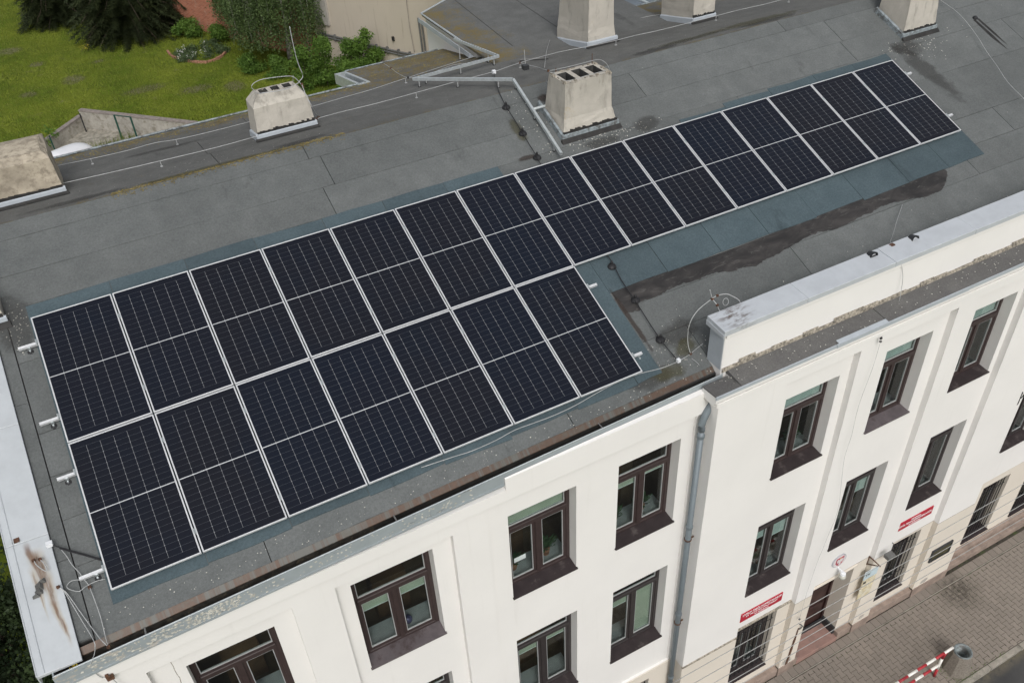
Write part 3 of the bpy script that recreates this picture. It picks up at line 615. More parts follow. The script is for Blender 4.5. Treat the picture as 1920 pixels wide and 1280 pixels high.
# the door
dr = bpy.data.objects.new('door', None); COL.objects.link(dr); dr.parent = bld
d = MB(); yb = YN + .42
d.box(11.6, 12.81, yb, yb + .05, 0, 2.61)
for x in (11.68, 12.24):
    for z0, z1 in ((.25, .95), (1.05, 1.6), (1.7, 2.2)): d.box(x, x + .46, yb - .02, yb, z0, z1)
d.build('leaf', 'door', dr, bevel=.006)
f = MB(); f.box(11.6, 11.66, yb - .05, yb, 0, 2.6); f.box(12.75, 12.81, yb - .05, yb, 0, 2.6); f.box(11.66, 12.75, yb - .05, yb, 2.28, 2.36); f.box(12.19, 12.23, yb - .035, yb - .0, 0.1, 2.28); f.build('frame', 'door', dr)
bx(11.602, 12.808, YB + .0, yb + .01, -.05, .13).build('step', 'step', dr, bevel=.008)
t = MB(); t.box(12.76, 12.808, YN + .0, yb - .05, .13, .36); t.box(11.602, 11.65, YN + .0, yb - .05, .13, .36); t.box(11.66, 12.75, yb - .09, yb - .051, .13, .3)
t.build('skirting_tile', 'darktile', dr)
MB().lathe([(.0, 0), (.025, .01), (.03, .03), (.01, .05)], (12.15, yb - .06, 1.15), 8).build('handle', 'galv', dr)
bx(11.55, 12.86, YN - .035, YN, 2.625, 2.66).build('lintel_strip', 'beige_wall', dr)

def window(x0, x1, z0, z1, yf, depth=.2, fm='brown', blinds=('n', 'n', 'n'), sillm='sill', grille=False, trans=.27, label=None, room='room', openv=0):
    w = bpy.data.objects.new('window', None); COL.objects.link(w); w.parent = bld
    w.location = ((x0 + x1) / 2, yf, z0)
    if label: w['label'] = label
    y0 = yf + depth - .005; y1 = y0 + .07; zb = z0 + .03
    f = MB(); fw = .062
    H = z1 - zb; zt = z1 - H * trans
    f.box(x0, x0 + fw, y0, y1, zb, z1); f.box(x1 - fw, x1, y0, y1, zb, z1); f.box(x0 + fw, x1 - fw, y0, y1, z1 - .06, z1); f.box(x0 + fw, x1 - fw, y0, y1, zb, zb + .055)
    f.box(x0 + fw, x1 - fw, y0 - .02, y1, zt - .04, zt + .045); xm = (x0 + x1) / 2
    f.box(xm - .035, xm + .035, y0 - .012, y1, zb + .055, zt - .04)
    f.build('frame', fm, w, bevel=.006)
    P = [(x0 + fw, xm - .035, zb + .055, zt - .04), (xm + .035, x1 - fw, zb + .055, zt - .04), (x0 + fw, x1 - fw, zt + .045, z1 - .06)]
    for i, (a, b, c, d) in enumerate(P):
        s = MB(); k = .048 if i < 2 else .02; ys = y0 + .012
        s.box(a, a + k, ys, ys + .045, c, d); s.box(b - k, b, ys, ys + .045, c, d); s.box(a + k, b - k, ys, ys + .045, c, c + k); s.box(a + k, b - k, ys, ys + .045, d - k, d)
        n = .011; a2, b2, c2, d2 = a + k, b - k, c + k, d - k; yy = ys + .004
        for q in ((a2, a2 + n, c2, d2), (b2 - n, b2, c2, d2), (a2 + n, b2 - n, c2, c2 + n), (a2 + n, b2 - n, d2 - n, d2)): s.box(q[0], q[1], yy, yy + .03, q[2], q[3], 1)
        so = s.build('sash', [fm, 'bead'], w)
        g = bx(a2 + n, b2 - n, ys + .018, ys + .022, c2 + n, d2 - n); go = g.build('pane', 'glass', w)
        if blinds[i] != 'n':
            bm_, fr = blinds[i]
            h = (d2 - c2) * fr; bb = bx(a2 + .002, b2 - .002, ys + .055, ys + .060, d2 - h, d2 + .012); bb.build('blind', bm_, w)
            bx(a2, b2, ys + .05, ys + .066, d2 - h - .012, d2 - h).build('blind_bar', 'whiteplastic', w)
        if i == 1 and openv:      # tilted outward-looking casement seen in the photograph
            for ob in (so, go):
                ob.data.transform(Matrix.Translation((0, 0, 0)))
    # dark room behind: inner sill, walls
    r = MB(); ya, yz = y1 + .001, y1 + 1.3
    r.face([(x0 - .3, yz, z0 - .6), (x1 + .3, yz, z0 - .6), (x1 + .3, yz, z1 + .1), (x0 - .3, yz, z1 + .1)]); r.face([(x0 - .3, ya, z0 - .6), (x0 - .3, yz, z0 - .6), (x0 - .3, yz, z1 + .1), (x0 - .3, ya, z1 + .1)])
    r.face([(x1 + .3, ya, z0 - .6), (x1 + .3, ya, z1 + .1), (x1 + .3, yz, z1 + .1), (x1 + .3, yz, z0 - .6)]); r.face([(x0 - .3, ya, z0 - .6), (x1 + .3, ya, z0 - .6), (x1 + .3, yz, z0 - .6), (x0 - .3, yz, z0 - .6)])
    r.face([(x0 - .3, ya, z1 + .1), (x0 - .3, yz, z1 + .1), (x1 + .3, yz, z1 + .1), (x1 + .3, ya, z1 + .1)])
    r.face([(x0 - .3, ya, z0 - .6), (x0, ya, z0 - .6), (x0, ya, z1 + .1), (x0 - .3, ya, z1 + .1)]); r.face([(x1, ya, z0 - .6), (x1 + .3, ya, z0 - .6), (x1 + .3, ya, z1 + .1), (x1, ya, z1 + .1)])
    xc = x0 + (x1 - x0) * random.uniform(.1, .5); r.box(xc, xc + .55, yz - .45, yz - .02, z0 - .6, z0 + random.uniform(.1, .7), 1)
    r.build('room_lining', [room, 'roomboard'], w)
    bx(x0 - .02, x1 + .02, ya, ya + .34, zb - .02, zb + .02).build('inner_sill', 'innersill', w)
    # outside sill sheet with a turned-down front lip
    s = MB(); ov = .035
    s.prof([(y0 + .01, z0 + .032), (yf - ov, z0 + .004), (yf - ov, z0 - .022), (yf - ov + .006, z0 - .022), (yf - ov + .006, z0 - .002), (y0 + .01, z0 + .026)][::-1], x0 + .002, x1 - .002)
    s.prof([(yf - .001, z0 + .004), (yf - ov, z0 + .003), (yf - ov, z0 - .022), (yf - .001, z0 - .022)][::-1], x0 - .012, x0 + .001); s.prof([(yf - .001, z0 + .004), (yf - ov, z0 + .003), (yf - ov, z0 - .022), (yf - .001, z0 - .022)][::-1], x1 - .001, x1 + .012)
    s.build('sill', sillm, w)
    if grille:
        g = MB(); yg = yf + .06
        nb_ = 9
        for i in range(nb_): x = x0 + .04 + (x1 - x0 - .08) * i / (nb_ - 1); g.box(x - .007, x + .007, yg, yg + .014, z0 + .04, z1 - .01)
        for z in (z0 + .12, z0 + .55, z1 - .35, z1 - .12): g.box(x0, x1, yg - .006, yg, z - .01, z + .01)
        g.build('grille', 'black', w)
    return w
G, B = 'blind', 'blind_white'
window(*LW['w0'], YA + .10, fm='brown', trans=.35)
window(*LW['w1'], YA + .10, blinds=((G, .22), (G, .22), 'n'), sillm='sill_grey', trans=.35)
window(*LW['w2'], YA + .04, blinds=('n', 'n', (G, 1.0)), trans=.31)
window(*LW['w3'], YA + .04, blinds=((G, .16), (G, .10), 'n'), trans=.31)
window(*LW['w4'], YA + .04, fm='brown2', blinds=((G, .18), (G, 1.0), 'n'), trans=.27)
window(*LW['w5'], YA + .04, fm='brown2', blinds=((G, .16), (G, .13), 'n'), trans=.27)
window(*LW['w6'], YA + .10, fm='brown2'); window(*LW['w7'], YA + .10, fm='brown2')
window(*RW['a1'], YN, blinds=('n', 'n', (B, 1.0)), trans=.32)
window(*RW['a2'], YN, blinds=('n', 'n', (B, 1.0)), sillm='sill_grey', trans=.32, label='brown window with the weathered grey sill')
window(*RW['a3'], YN, blinds=('n', 'n', (B, 1.0)), trans=.32)
window(*RW['b1'], YN, fm='brown2', blinds=((B, .2), (B, .30), 'n'), trans=.22)
window(*RW['b2'], YN, fm='brown2', blinds=('n', (B, .30), 'n'), trans=.22)
window(*RW['b3'], YN, fm='brown2', trans=.22)
for k in ('c1', 'c2'): window(*GW[k], YN, fm='brown2', grille=True)
for k in ('g1', 'g2', 'g3'): window(*LW[k], YA - .02, fm='brown2', grille=True, depth=.26)
for k, v in far.items():
    if v[0] < 22: window(*v, -4.2, fm='brown2', grille=k[0] == 'l')

# drips under the sills and hairline cracks in the render
def drip(x, y, z, w, h):
    m = MB(); m.face([(-1.4, 0, -1.4), (1.4, 0, -1.4), (1.4, 0, 1.4), (-1.4, 0, 1.4)]); o = m.build('drip_stain', 'drip_stain', bld, local=True); o.location = (x, y, z); o.scale = (w, 1, h)
for q in range(7): drip(random.choice([random.uniform(8.4, 9.4), random.uniform(15.2, 16.2), 11.25, 13.45]), YB - .0065 - q * .0003, random.uniform(.38, .5), random.uniform(.1, .16), random.uniform(.08, .14))
def crack(pts, y, r_=.0022):
    m = MB(); P = []
    for (xa, za), (xb, zb_) in zip(pts, pts[1:]):
        for t in range(5): f_ = t / 5; P.append((xa + (xb - xa) * f_ + random.uniform(-.008, .008), y, za + (zb_ - za) * f_))
    P.append((pts[-1][0], y, pts[-1][1])); m.tube(P, r_, 4, smooth_pts=False); m.build('crack', 'broken_render', bld)
crack([(.30, 9.2), (.27, 8.95), (.28, 8.5), (.25, 8.0)], YA + .0995, .004)

# ---- roof
roof = bpy.data.objects.new('roof', None); COL.objects.link(roof); roof.parent = bld; roof.location = (0, 0, 11)
dk = MB()
dk.prof([(-4.09, zr(-4.09) - .03), (RIDGE, zr(RIDGE) - .03), (RIDGE, zr(RIDGE) - .3), (-4.09, zr(-4.09) - .3)], -.5, 8.5)
dk.prof([(-3.86, zr(-3.86) - .03), (RIDGE, zr(RIDGE) - .03), (RIDGE, zr(RIDGE) - .3), (-3.86, zr(-3.86) - .3)], 8.5, XR)
for a, b, y in ((-.5, 6.85, 5.15), (6.85, 9.6, 6.80), (9.6, 12.7, 5.2), (12.7, XR, 6.4)):
    dk.prof([(RIDGE, zr(RIDGE) - .03), (y, zr(y) - .03), (y, zr(y) - .3), (RIDGE, zr(RIDGE) - .3)], a, b)
dk.build('deck', 'deck', roof)
def sheet(x0, x1, ya, yb, mat, name='roof_sheet', lift=0.0, nx=6, parent=None, jit=.008, th=.03, shear=False):
    """one felt sheet following the slope, edges very slightly uneven"""
    m = MB(); n = max(2, min(12, int((x1 - x0) / .6))); top = []; bot = []
    for i in range(n + 1):
        x = x0 + (x1 - x0) * i / n; e = jit
        a = ya + random.uniform(-e, e) * .5 + (SH(x) if shear else 0); b = yb + random.uniform(-e, e) * .5
        top.append((x, a, b))
    V = m.v
    for x, a, b in top:
        for y in (a, b):
            V.append((x, y, zr(y) + lift)); V.append((x, y, zr(y) + lift - th))
    for i in range(n):
        q = i * 4; r = q + 4
        m.f += [(q, r, r + 2, q + 2), (q + 1, q, q + 2, q + 3) if i == 0 else (q, r, r + 1, q + 1), (q + 2, r + 2, r + 3, q + 3)]; m.m += [0, 0, 0]
        if i == 0: m.f.append((q, r, r + 1, q + 1)[::-1]); m.m.append(0)
    q = n * 4; m.f.append((q, q + 1, q + 3, q + 2)); m.m.append(0)
    return m.build(name, mat, parent or roof)
rows = [(1.45, 1.75), (.86, 1.45), (.32, .86), (-.5, .32), (-1.54, -.5), (-2.13, -1.54), (-2.70, -2.13), (-3.28, -2.70), (-4.145, -3.28)]
g_ = .011
for k, (a, b) in enumerate(rows):
    x = -.30; 
    while x < XR:
        L = random.uniform(4.2, 7.2) if x > -.3 or k % 2 else random.uniform(2.0, 5.0)
        if k == 1 and x < 0: L = 4.95
        if k == 2 and x < 0: L = 4.75
        x2 = min(x + L, XR); a2 = a
        if x2 > 8.5 and k == 8:
            if x < 8.49: x2 = 8.49
            else: a2 = -3.86
        sheet(x + g_ / 2, x2 - g_ / 2, a2 + g_ / 2, b - g_ / 2, 'bitumen', shear=(k == 8 and x < 8.4))
        x = x2
y = -4.08
while y < 1.6:      # narrow verge strip down the left edge
    y2 = min(y + random.uniform(.85, 1.15), 1.75); sheet(-.47, -.31, y + .005, y2 - .005, 'bitumen'); y = y2
for a, b, yend in ((-.5, 6.85, 5.15), (6.85, 9.6, 6.80), (9.6, 12.7, 5.2), (12.7, XR, 6.4)):
    y = RIDGE
    while y < yend - .05:
        y2 = min(y + 1.0, yend)
        if yend - y2 < .4: y2 = yend
        x = a
        while x < b - .01:
            x2 = min(x + random.uniform(3.5, 6), b)
            if b - x2 < 1.2: x2 = b
            sheet(x + (g_ / 2 if x > a else 0), x2 - (g_ / 2 if x2 < b else 0), y + .004, y2 - .004, 'bitumen_back'); x = x2
        y = y2
# blue-green felt laid under the panels, in sheets about a panel wide
x = -.03; i = 0
while x < 15.95:
    x2 = min(x + random.uniform(.98, 1.12), 15.95)
    topy = .31 if x2 < 7.7 else (.03 if x2 < 10.6 else min(.28, .08 + (x2 - 10.6) * .07))
    bot = -3.83 if x2 < 7.4 else (-2.40)
    if x < 7.4 <= x2: x2 = 7.69
    if x2 <= 7.7: bot = -3.83
    if x2 > 15.2 and x2 < 15.95: x2 = 15.95; topy = .22
    sheet(x + .004, x2 - .004, bot + random.uniform(-.02, .02), topy, 'bitumen_teal', 'blue_green_sheet', lift=random.uniform(.010, .018), jit=.03, th=.012); x = x2; i += 1
# tar smear below the lower edge of the blue-green felt
ts = MB(); up = []; lo = []
NT = 220; nz_ = [random.gauss(0, 1) for _ in range(NT + 12)]
for i in range(NT):
    x = 7.72 + (14.90 - 7.72) * i / (NT - 1); t = i / (NT - 1)
    u = -2.36 - .05 * math.sin(t * 5); l = -2.70 - .05 * math.sin(x * 1.3 + .6) - .03 * math.sin(x * 3.1 + 1) + .014 * sum(nz_[i:i + 9]) / 3 + random.gauss(0, .004) - (.13 if x < 8 else 0)
    if t > .93: k = (t - .93) / .07; l = l + (.3) * k ** 1.5; u = u + 0
    up.append((x, u, zr(u) + .006)); lo.append((x, min(l, u - .02), zr(min(l, u - .02)) + .006))
for i in range(NT - 1): ts.face([lo[i], lo[i + 1], up[i + 1], up[i]])
ts.build('tar_smear', 'tar', roof)

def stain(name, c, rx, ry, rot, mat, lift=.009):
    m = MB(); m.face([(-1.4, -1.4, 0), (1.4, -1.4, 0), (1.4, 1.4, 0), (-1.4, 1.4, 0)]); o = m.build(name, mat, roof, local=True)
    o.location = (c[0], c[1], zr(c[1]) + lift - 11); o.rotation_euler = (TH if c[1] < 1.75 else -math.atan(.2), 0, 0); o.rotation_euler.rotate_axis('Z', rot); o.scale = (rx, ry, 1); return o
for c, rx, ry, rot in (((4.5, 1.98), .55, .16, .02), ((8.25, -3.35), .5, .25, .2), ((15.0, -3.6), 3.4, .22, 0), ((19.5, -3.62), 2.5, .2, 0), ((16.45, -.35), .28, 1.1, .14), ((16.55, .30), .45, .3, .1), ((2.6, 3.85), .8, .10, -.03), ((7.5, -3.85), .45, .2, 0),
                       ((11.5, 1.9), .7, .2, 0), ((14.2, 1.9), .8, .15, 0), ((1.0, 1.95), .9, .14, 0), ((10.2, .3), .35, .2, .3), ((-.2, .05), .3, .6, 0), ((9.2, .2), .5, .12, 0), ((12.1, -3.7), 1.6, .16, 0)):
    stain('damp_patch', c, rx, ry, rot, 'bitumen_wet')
for c, rx, ry, rot in (((8.25, -3.6), .25, .16, .3), ((7.75, -3.85), .35, .16, 0), ((7.95, .9), .12, .35, 0), ((14.0, 2.1), 1.6, .22, 0), ((12.3, 2.05), 1.0, .16, 0), ((3.0, 1.86), 1.6, .10, 0), ((10.5, -3.6), 1.0, .14, 0), ((13.2, -3.55), .8, .14, 0)):
    stain('moss_patch', c, rx, ry, rot, 'moss_stain', .011)
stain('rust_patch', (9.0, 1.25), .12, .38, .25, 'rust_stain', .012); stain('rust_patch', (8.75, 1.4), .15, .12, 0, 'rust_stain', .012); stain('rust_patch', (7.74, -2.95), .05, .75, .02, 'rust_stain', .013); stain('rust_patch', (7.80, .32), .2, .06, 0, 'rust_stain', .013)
# verge cap on the left gable, metre-and-a-half lengths
ys = [-4.30, -3.02 + .2, -1.35, .3, 1.75]
for i in range(4):
    a, b = ys[i] + .003, ys[i + 1] - .003
    c = MB(); zz = lambda y: 11.421 + .3939 * y
    for s_ in (0,):
        c.hexa([(-.93, a, zz(a) + .03), (-.47, a, zz(a) + .02), (-.47, b, zz(b) + .02), (-.93, b, zz(b) + .03)], [(-.93, a, zz(a) + .075), (-.47, a, zz(a) + .05), (-.47, b, zz(b) + .05), (-.93, b, zz(b) + .075)])
        c.hexa([(-.94, a, zz(a) - .12), (-.925, a, zz(a) - .12), (-.925, b, zz(b) - .12), (-.94, b, zz(b) - .12)], [(-.94, a, zz(a) + .085), (-.925, a, zz(a) + .085), (-.925, b, zz(b) + .085), (-.94, b, zz(b) + .085)])
        c.hexa([(-.86, a, zz(a) + .072), (-.845, a, zz(a) + .072), (-.845, b, zz(b) + .072), (-.86, b, zz(b) + .072)], [(-.857, a, zz(a) + .082), (-.848, a, zz(a) + .082), (-.848, b, zz(b) + .082), (-.857, b, zz(b) + .082)])
    c.build('verge_cap', 'zinc_cap', roof, bevel=.004)
bx(-.93, -.5, 1.755, 5.15, 11.5, 12.15).build('verge_wall', 'white_wall', roof)

# eaves sheet, box gutter and fascia along the left section
e = MB()
e.prof([(-4.145, zr(-4.145) + .004), (-4.215, 9.735), (-4.215, 9.722), (-4.21, 9.722), (-4.21, 9.73), (-4.145, zr(-4.145) - .02)][::-1], -.48, 8.5); e.v = [(x, y + SH(x), z + (SH(x) * .3939)) for x, y, z in e.v]; e.build('eaves_sheet', 'zinc_eaves', roof)
gt = bpy.data.objects.new('gutter', None); COL.objects.link(gt); gt.parent = bld; gt.location = (4, -4.3, 9.6)
t = MB()
t.prof([(-4.345, 9.755), (-4.335, 9.50), (-4.13, 9.50), (-4.13, 9.52), (-4.328, 9.52), (-4.340, 9.755)][::-1], -.78, 8.5)
t.box(8.49, 8.50, -4.34, -4.17, 9.50, 9.78); t.box(-.79, -.775, -4.33, -4.18, 9.50, 9.77)
skew(t).build('trough', 'zinc_gutter', gt)
t = MB(); t.box(-.77, 8.48, -4.327, -4.151, 9.521, 9.535); t.box(-.77, 8.48, -4.15, -4.14, 9.521, 9.735); t.hexa([(-.77, -4.3275, 9.535), (8.48, -4.3275, 9.535), (8.48, -4.325, 9.535), (-.77, -4.325, 9.535)], [(-.77, -4.3395, 9.75), (8.48, -4.3395, 9.75), (8.48, -4.336, 9.75), (-.77, -4.336, 9.75)]); skew(t).build('trough_bed', 'trough', gt)
t = MB(); t.tube([(x, -4.344, 9.76) for x in (-.79, 1.5, 3.8, 6.1, 8.5)], .008, 6, smooth_pts=False); skew(t).build('rolled_lip', 'galv', gt)
fa = MB(); fa.box(-.80, 4.83, -4.352, -4.346, 9.53, 9.745); fa.box(-.80, 4.83, -4.362, -4.352, 9.53, 9.56)
for x in (1.02, 2.9, 3.75): fa.box(x, x + .012, -4.358, -4.352, 9.56, 9.745)
skew(fa).build('fascia_sheet', 'zinc_gutter', bld)
for i in range(3):
    x = .2 + i * 3.1; br = MB(); br.box(x, x + .018, -4.335, -4.2, 9.735, 9.74); skew(br).build('gutter_bracket', 'conduit', gt)
fa = MB(); y4, y8 = -4.347 + SH(4.83), -4.347 + SH(8.5)
fa.hexa([(4.834, -4.285, 9.44), (8.2, -4.285, 9.44), (8.2, -4.18, 9.44), (4.834, -4.18, 9.44)], [(4.834, -4.285, 9.70), (8.2, -4.285, 9.70), (8.2, y8 - .006, 9.715), (4.834, y4 - .008, 9.715)]); fa.build('cornice_edge', 'white_wall', bld)
# peeled paint flakes and moss lying on the fascia ledge and gutter at the left
fl = MB()
for i in range(420):
    x = random.choice([random.gauss(.5, .45), random.uniform(-.7, 4.5), random.gauss(1.0, .2)]); 
    if not -.7 < x < 4.7: continue
    y = -4.353 + SH(x); z = random.uniform(9.565, 9.74) + .007 * (x + .6) ; s_ = random.uniform(.008, .028); a = random.uniform(0, 6.28)
    fl.face([(x + s_ * math.cos(a + k * 1.57) * random.uniform(.6, 1.2), y - random.uniform(0, .006), z + s_ * .7 * math.sin(a + k * 1.57)) for k in range(4)])
tag(fl.build('peeling_paint', 'flake', bld), kind='stuff')

# downpipe in the corner
dp = bpy.data.objects.new('downpipe', None); COL.objects.link(dp); dp.parent = bld; dp.location = (8.1, -4.35, 5)
p = MB(); p.tube([(8.33, -4.26, 9.62), (8.30, -4.28, 9.50), (8.10, -4.33, 9.20), (8.09, -4.335, 9.0)], .058, 12); p.build('swan_neck', 'zinc_pipe', dp, smooth=True)
p = MB(); p.tube([(8.09, -4.335, 9.02), (8.09, -4.335, .1)], .052, 12, smooth_pts=False); p.build('pipe', 'zinc_pipe', dp, smooth=True)
for z in (8.85, 6.75, 4.3, 2.2): MB().lathe([(.057, 0), (.063, .01), (.063, .06), (.057, .07)], (8.09, -4.335, z), 12).build('collar', 'zinc_pipe', dp)
for z in (6.45, 4.05, 1.9):
    q = MB(); q.lathe([(.064, 0), (.066, .025)], (8.09, -4.335, z), 12); q.box(8.14, 8.21, -4.345, -4.325, z, z + .025); q.build('bracket', 'rustmetal', dp)

# cornice shelf with felt, its metal drip edge, and the broken render band
sh = MB()
sh.prof([(-4.55, 9.803), (-4.55, 9.825), (-4.235, 9.795), (-4.235, 9.775)][::-1], 8.10, 8.56); sh.prof([(-4.55, 9.803), (-4.55, 9.83), (-4.18, 9.885), (-4.18, 9.803)][::-1], 8.56, 11.42)
sh.build('shelf_felt', 'bitumen_dark', bld)
MB().prof([(-4.555, 9.803), (-4.555, 9.838), (-4.18, 9.893), (-4.18, 9.803)][::-1], 11.425, XR).build('shelf_felt', 'bitumen_dark', bld)
ed = MB(); ed.box(8.085, 10.35, -4.572, -4.551, 9.78, 9.832); ed.box(10.355, 13.2, -4.578, -4.557, 9.775, 9.842); ed.box(13.205, XR, -4.572, -4.557, 9.78, 9.842)
ed.prof([(-4.557, 9.836), (-4.557, 9.845), (-4.49, 9.854), (-4.49, 9.845)][::-1], 10.4, 11.42)
ed.build('drip_edge', 'zinc', bld)
bk = MB()
n = 70
for i in range(n):
    x = 8.47 + (XR - 8.47) * i / n * 1.0; x2 = 8.47 + (XR - 8.47) * (i + 1) / n; h = random.uniform(.025, .085)
    bk.prof([(-4.215, 9.87), (-4.215 + random.uniform(0, .015), 9.90 + h * .5), (-4.19, 9.90 + h), (-4.17, 9.90 + h), (-4.17, 9.87)][::-1], x, x2, cap=False)
bk.build('broken_render_band', 'broken_render', bld)

pp = bpy.data.objects.new('parapet', None); COL.objects.link(pp); pp.parent = bld; pp.location = (12, -4, 9.9)
q = MB(); q.box(8.46, XR, -4.18, -3.86, 9.7, 10.56); q.prof([(-4.205, 10.50), (-4.205, 10.56), (-4.18, 10.56), (-4.18, 10.47)][::-1], 8.47, XR); q.build('core', 'white_wall', pp)
e = MB(); e.box(8.452, 8.459, -4.17, -3.87, 9.9, 10.5); e.build('end_flashing', 'zinc', pp)
cx_ = [8.40, 9.93, 11.69, 13.44, 15.2, 17.0, 18.8, 20.6, 22.4, 24.2, 26, 27.8, XR]
for i in range(len(cx_) - 1):
    c = MB(); a, b = cx_[i] + .003, cx_[i + 1] - .003; h = .0 if i % 2 else .004
    c.prof([(-4.225, 10.565), (-4.225, 10.655 + h), (-3.825, 10.685 + h), (-3.825, 10.585)][::-1], a, b)
    if i == 0: c.prof([(-4.228, 10.53), (-4.228, 10.60), (-3.822, 10.63), (-3.822, 10.54)][::-1], 8.392, 8.402)
    c.build('coping', 'zinc_coping', pp, bevel=.005)

# ---- rear roofs
r = MB(); eave = [(.77, 5.15), (6.85, 5.15)]
t = MB(); t.tube([(-.5, 5.19, zr(5.15) + .01), (6.8, 5.19, zr(5.15) + .01)], .02, 6); t.tube([(6.87, 6.84, zr(6.8)), (9.1, 6.84, zr(6.8))], .015, 6); t.tube([(12.7, 6.43, zr(6.4)), (XR, 6.43, zr(6.4))], .02, 6)
t.build('rear_edge_trim', 'zinc_old', roof)
t = MB(); t.box(-.3, 3.6, 5.16, 5.28, zr(5.2) - .12, zr(5.2) - .02); t.build('rear_gutter', 'zinc_old', roof)
hop = MB(); z = zr(5.9)
for a, b, c, d in ((6.60, 6.66, 5.15, 6.75), (6.80, 6.86, 5.15, 6.75), (6.66, 6.80, 5.15, 5.25), (6.66, 6.80, 6.65, 6.75)): hop.hexa([(a, c, zr(c) - .2), (b, c, zr(c) - .2), (b, d, zr(d) - .2), (a, d, zr(d) - .2)], [(a, c, zr(c) + .02), (b, c, zr(c) + .02), (b, d, zr(d) + .02), (a, d, zr(d) + .02)])
hop.hexa([(6.66, 5.25, zr(5.25) - .2), (6.8, 5.25, zr(5.25) - .2), (6.8, 6.65, zr(6.65) - .2), (6.66, 6.65, zr(6.65) - .2)], [(6.66, 5.25, zr(5.25) - .15), (6.8, 5.25, zr(5.25) - .15), (6.8, 6.65, zr(6.65) - .15), (6.66, 6.65, zr(6.65) - .15)], 1)
hop.build('rear_hopper', ['galv', 'black'], roof)

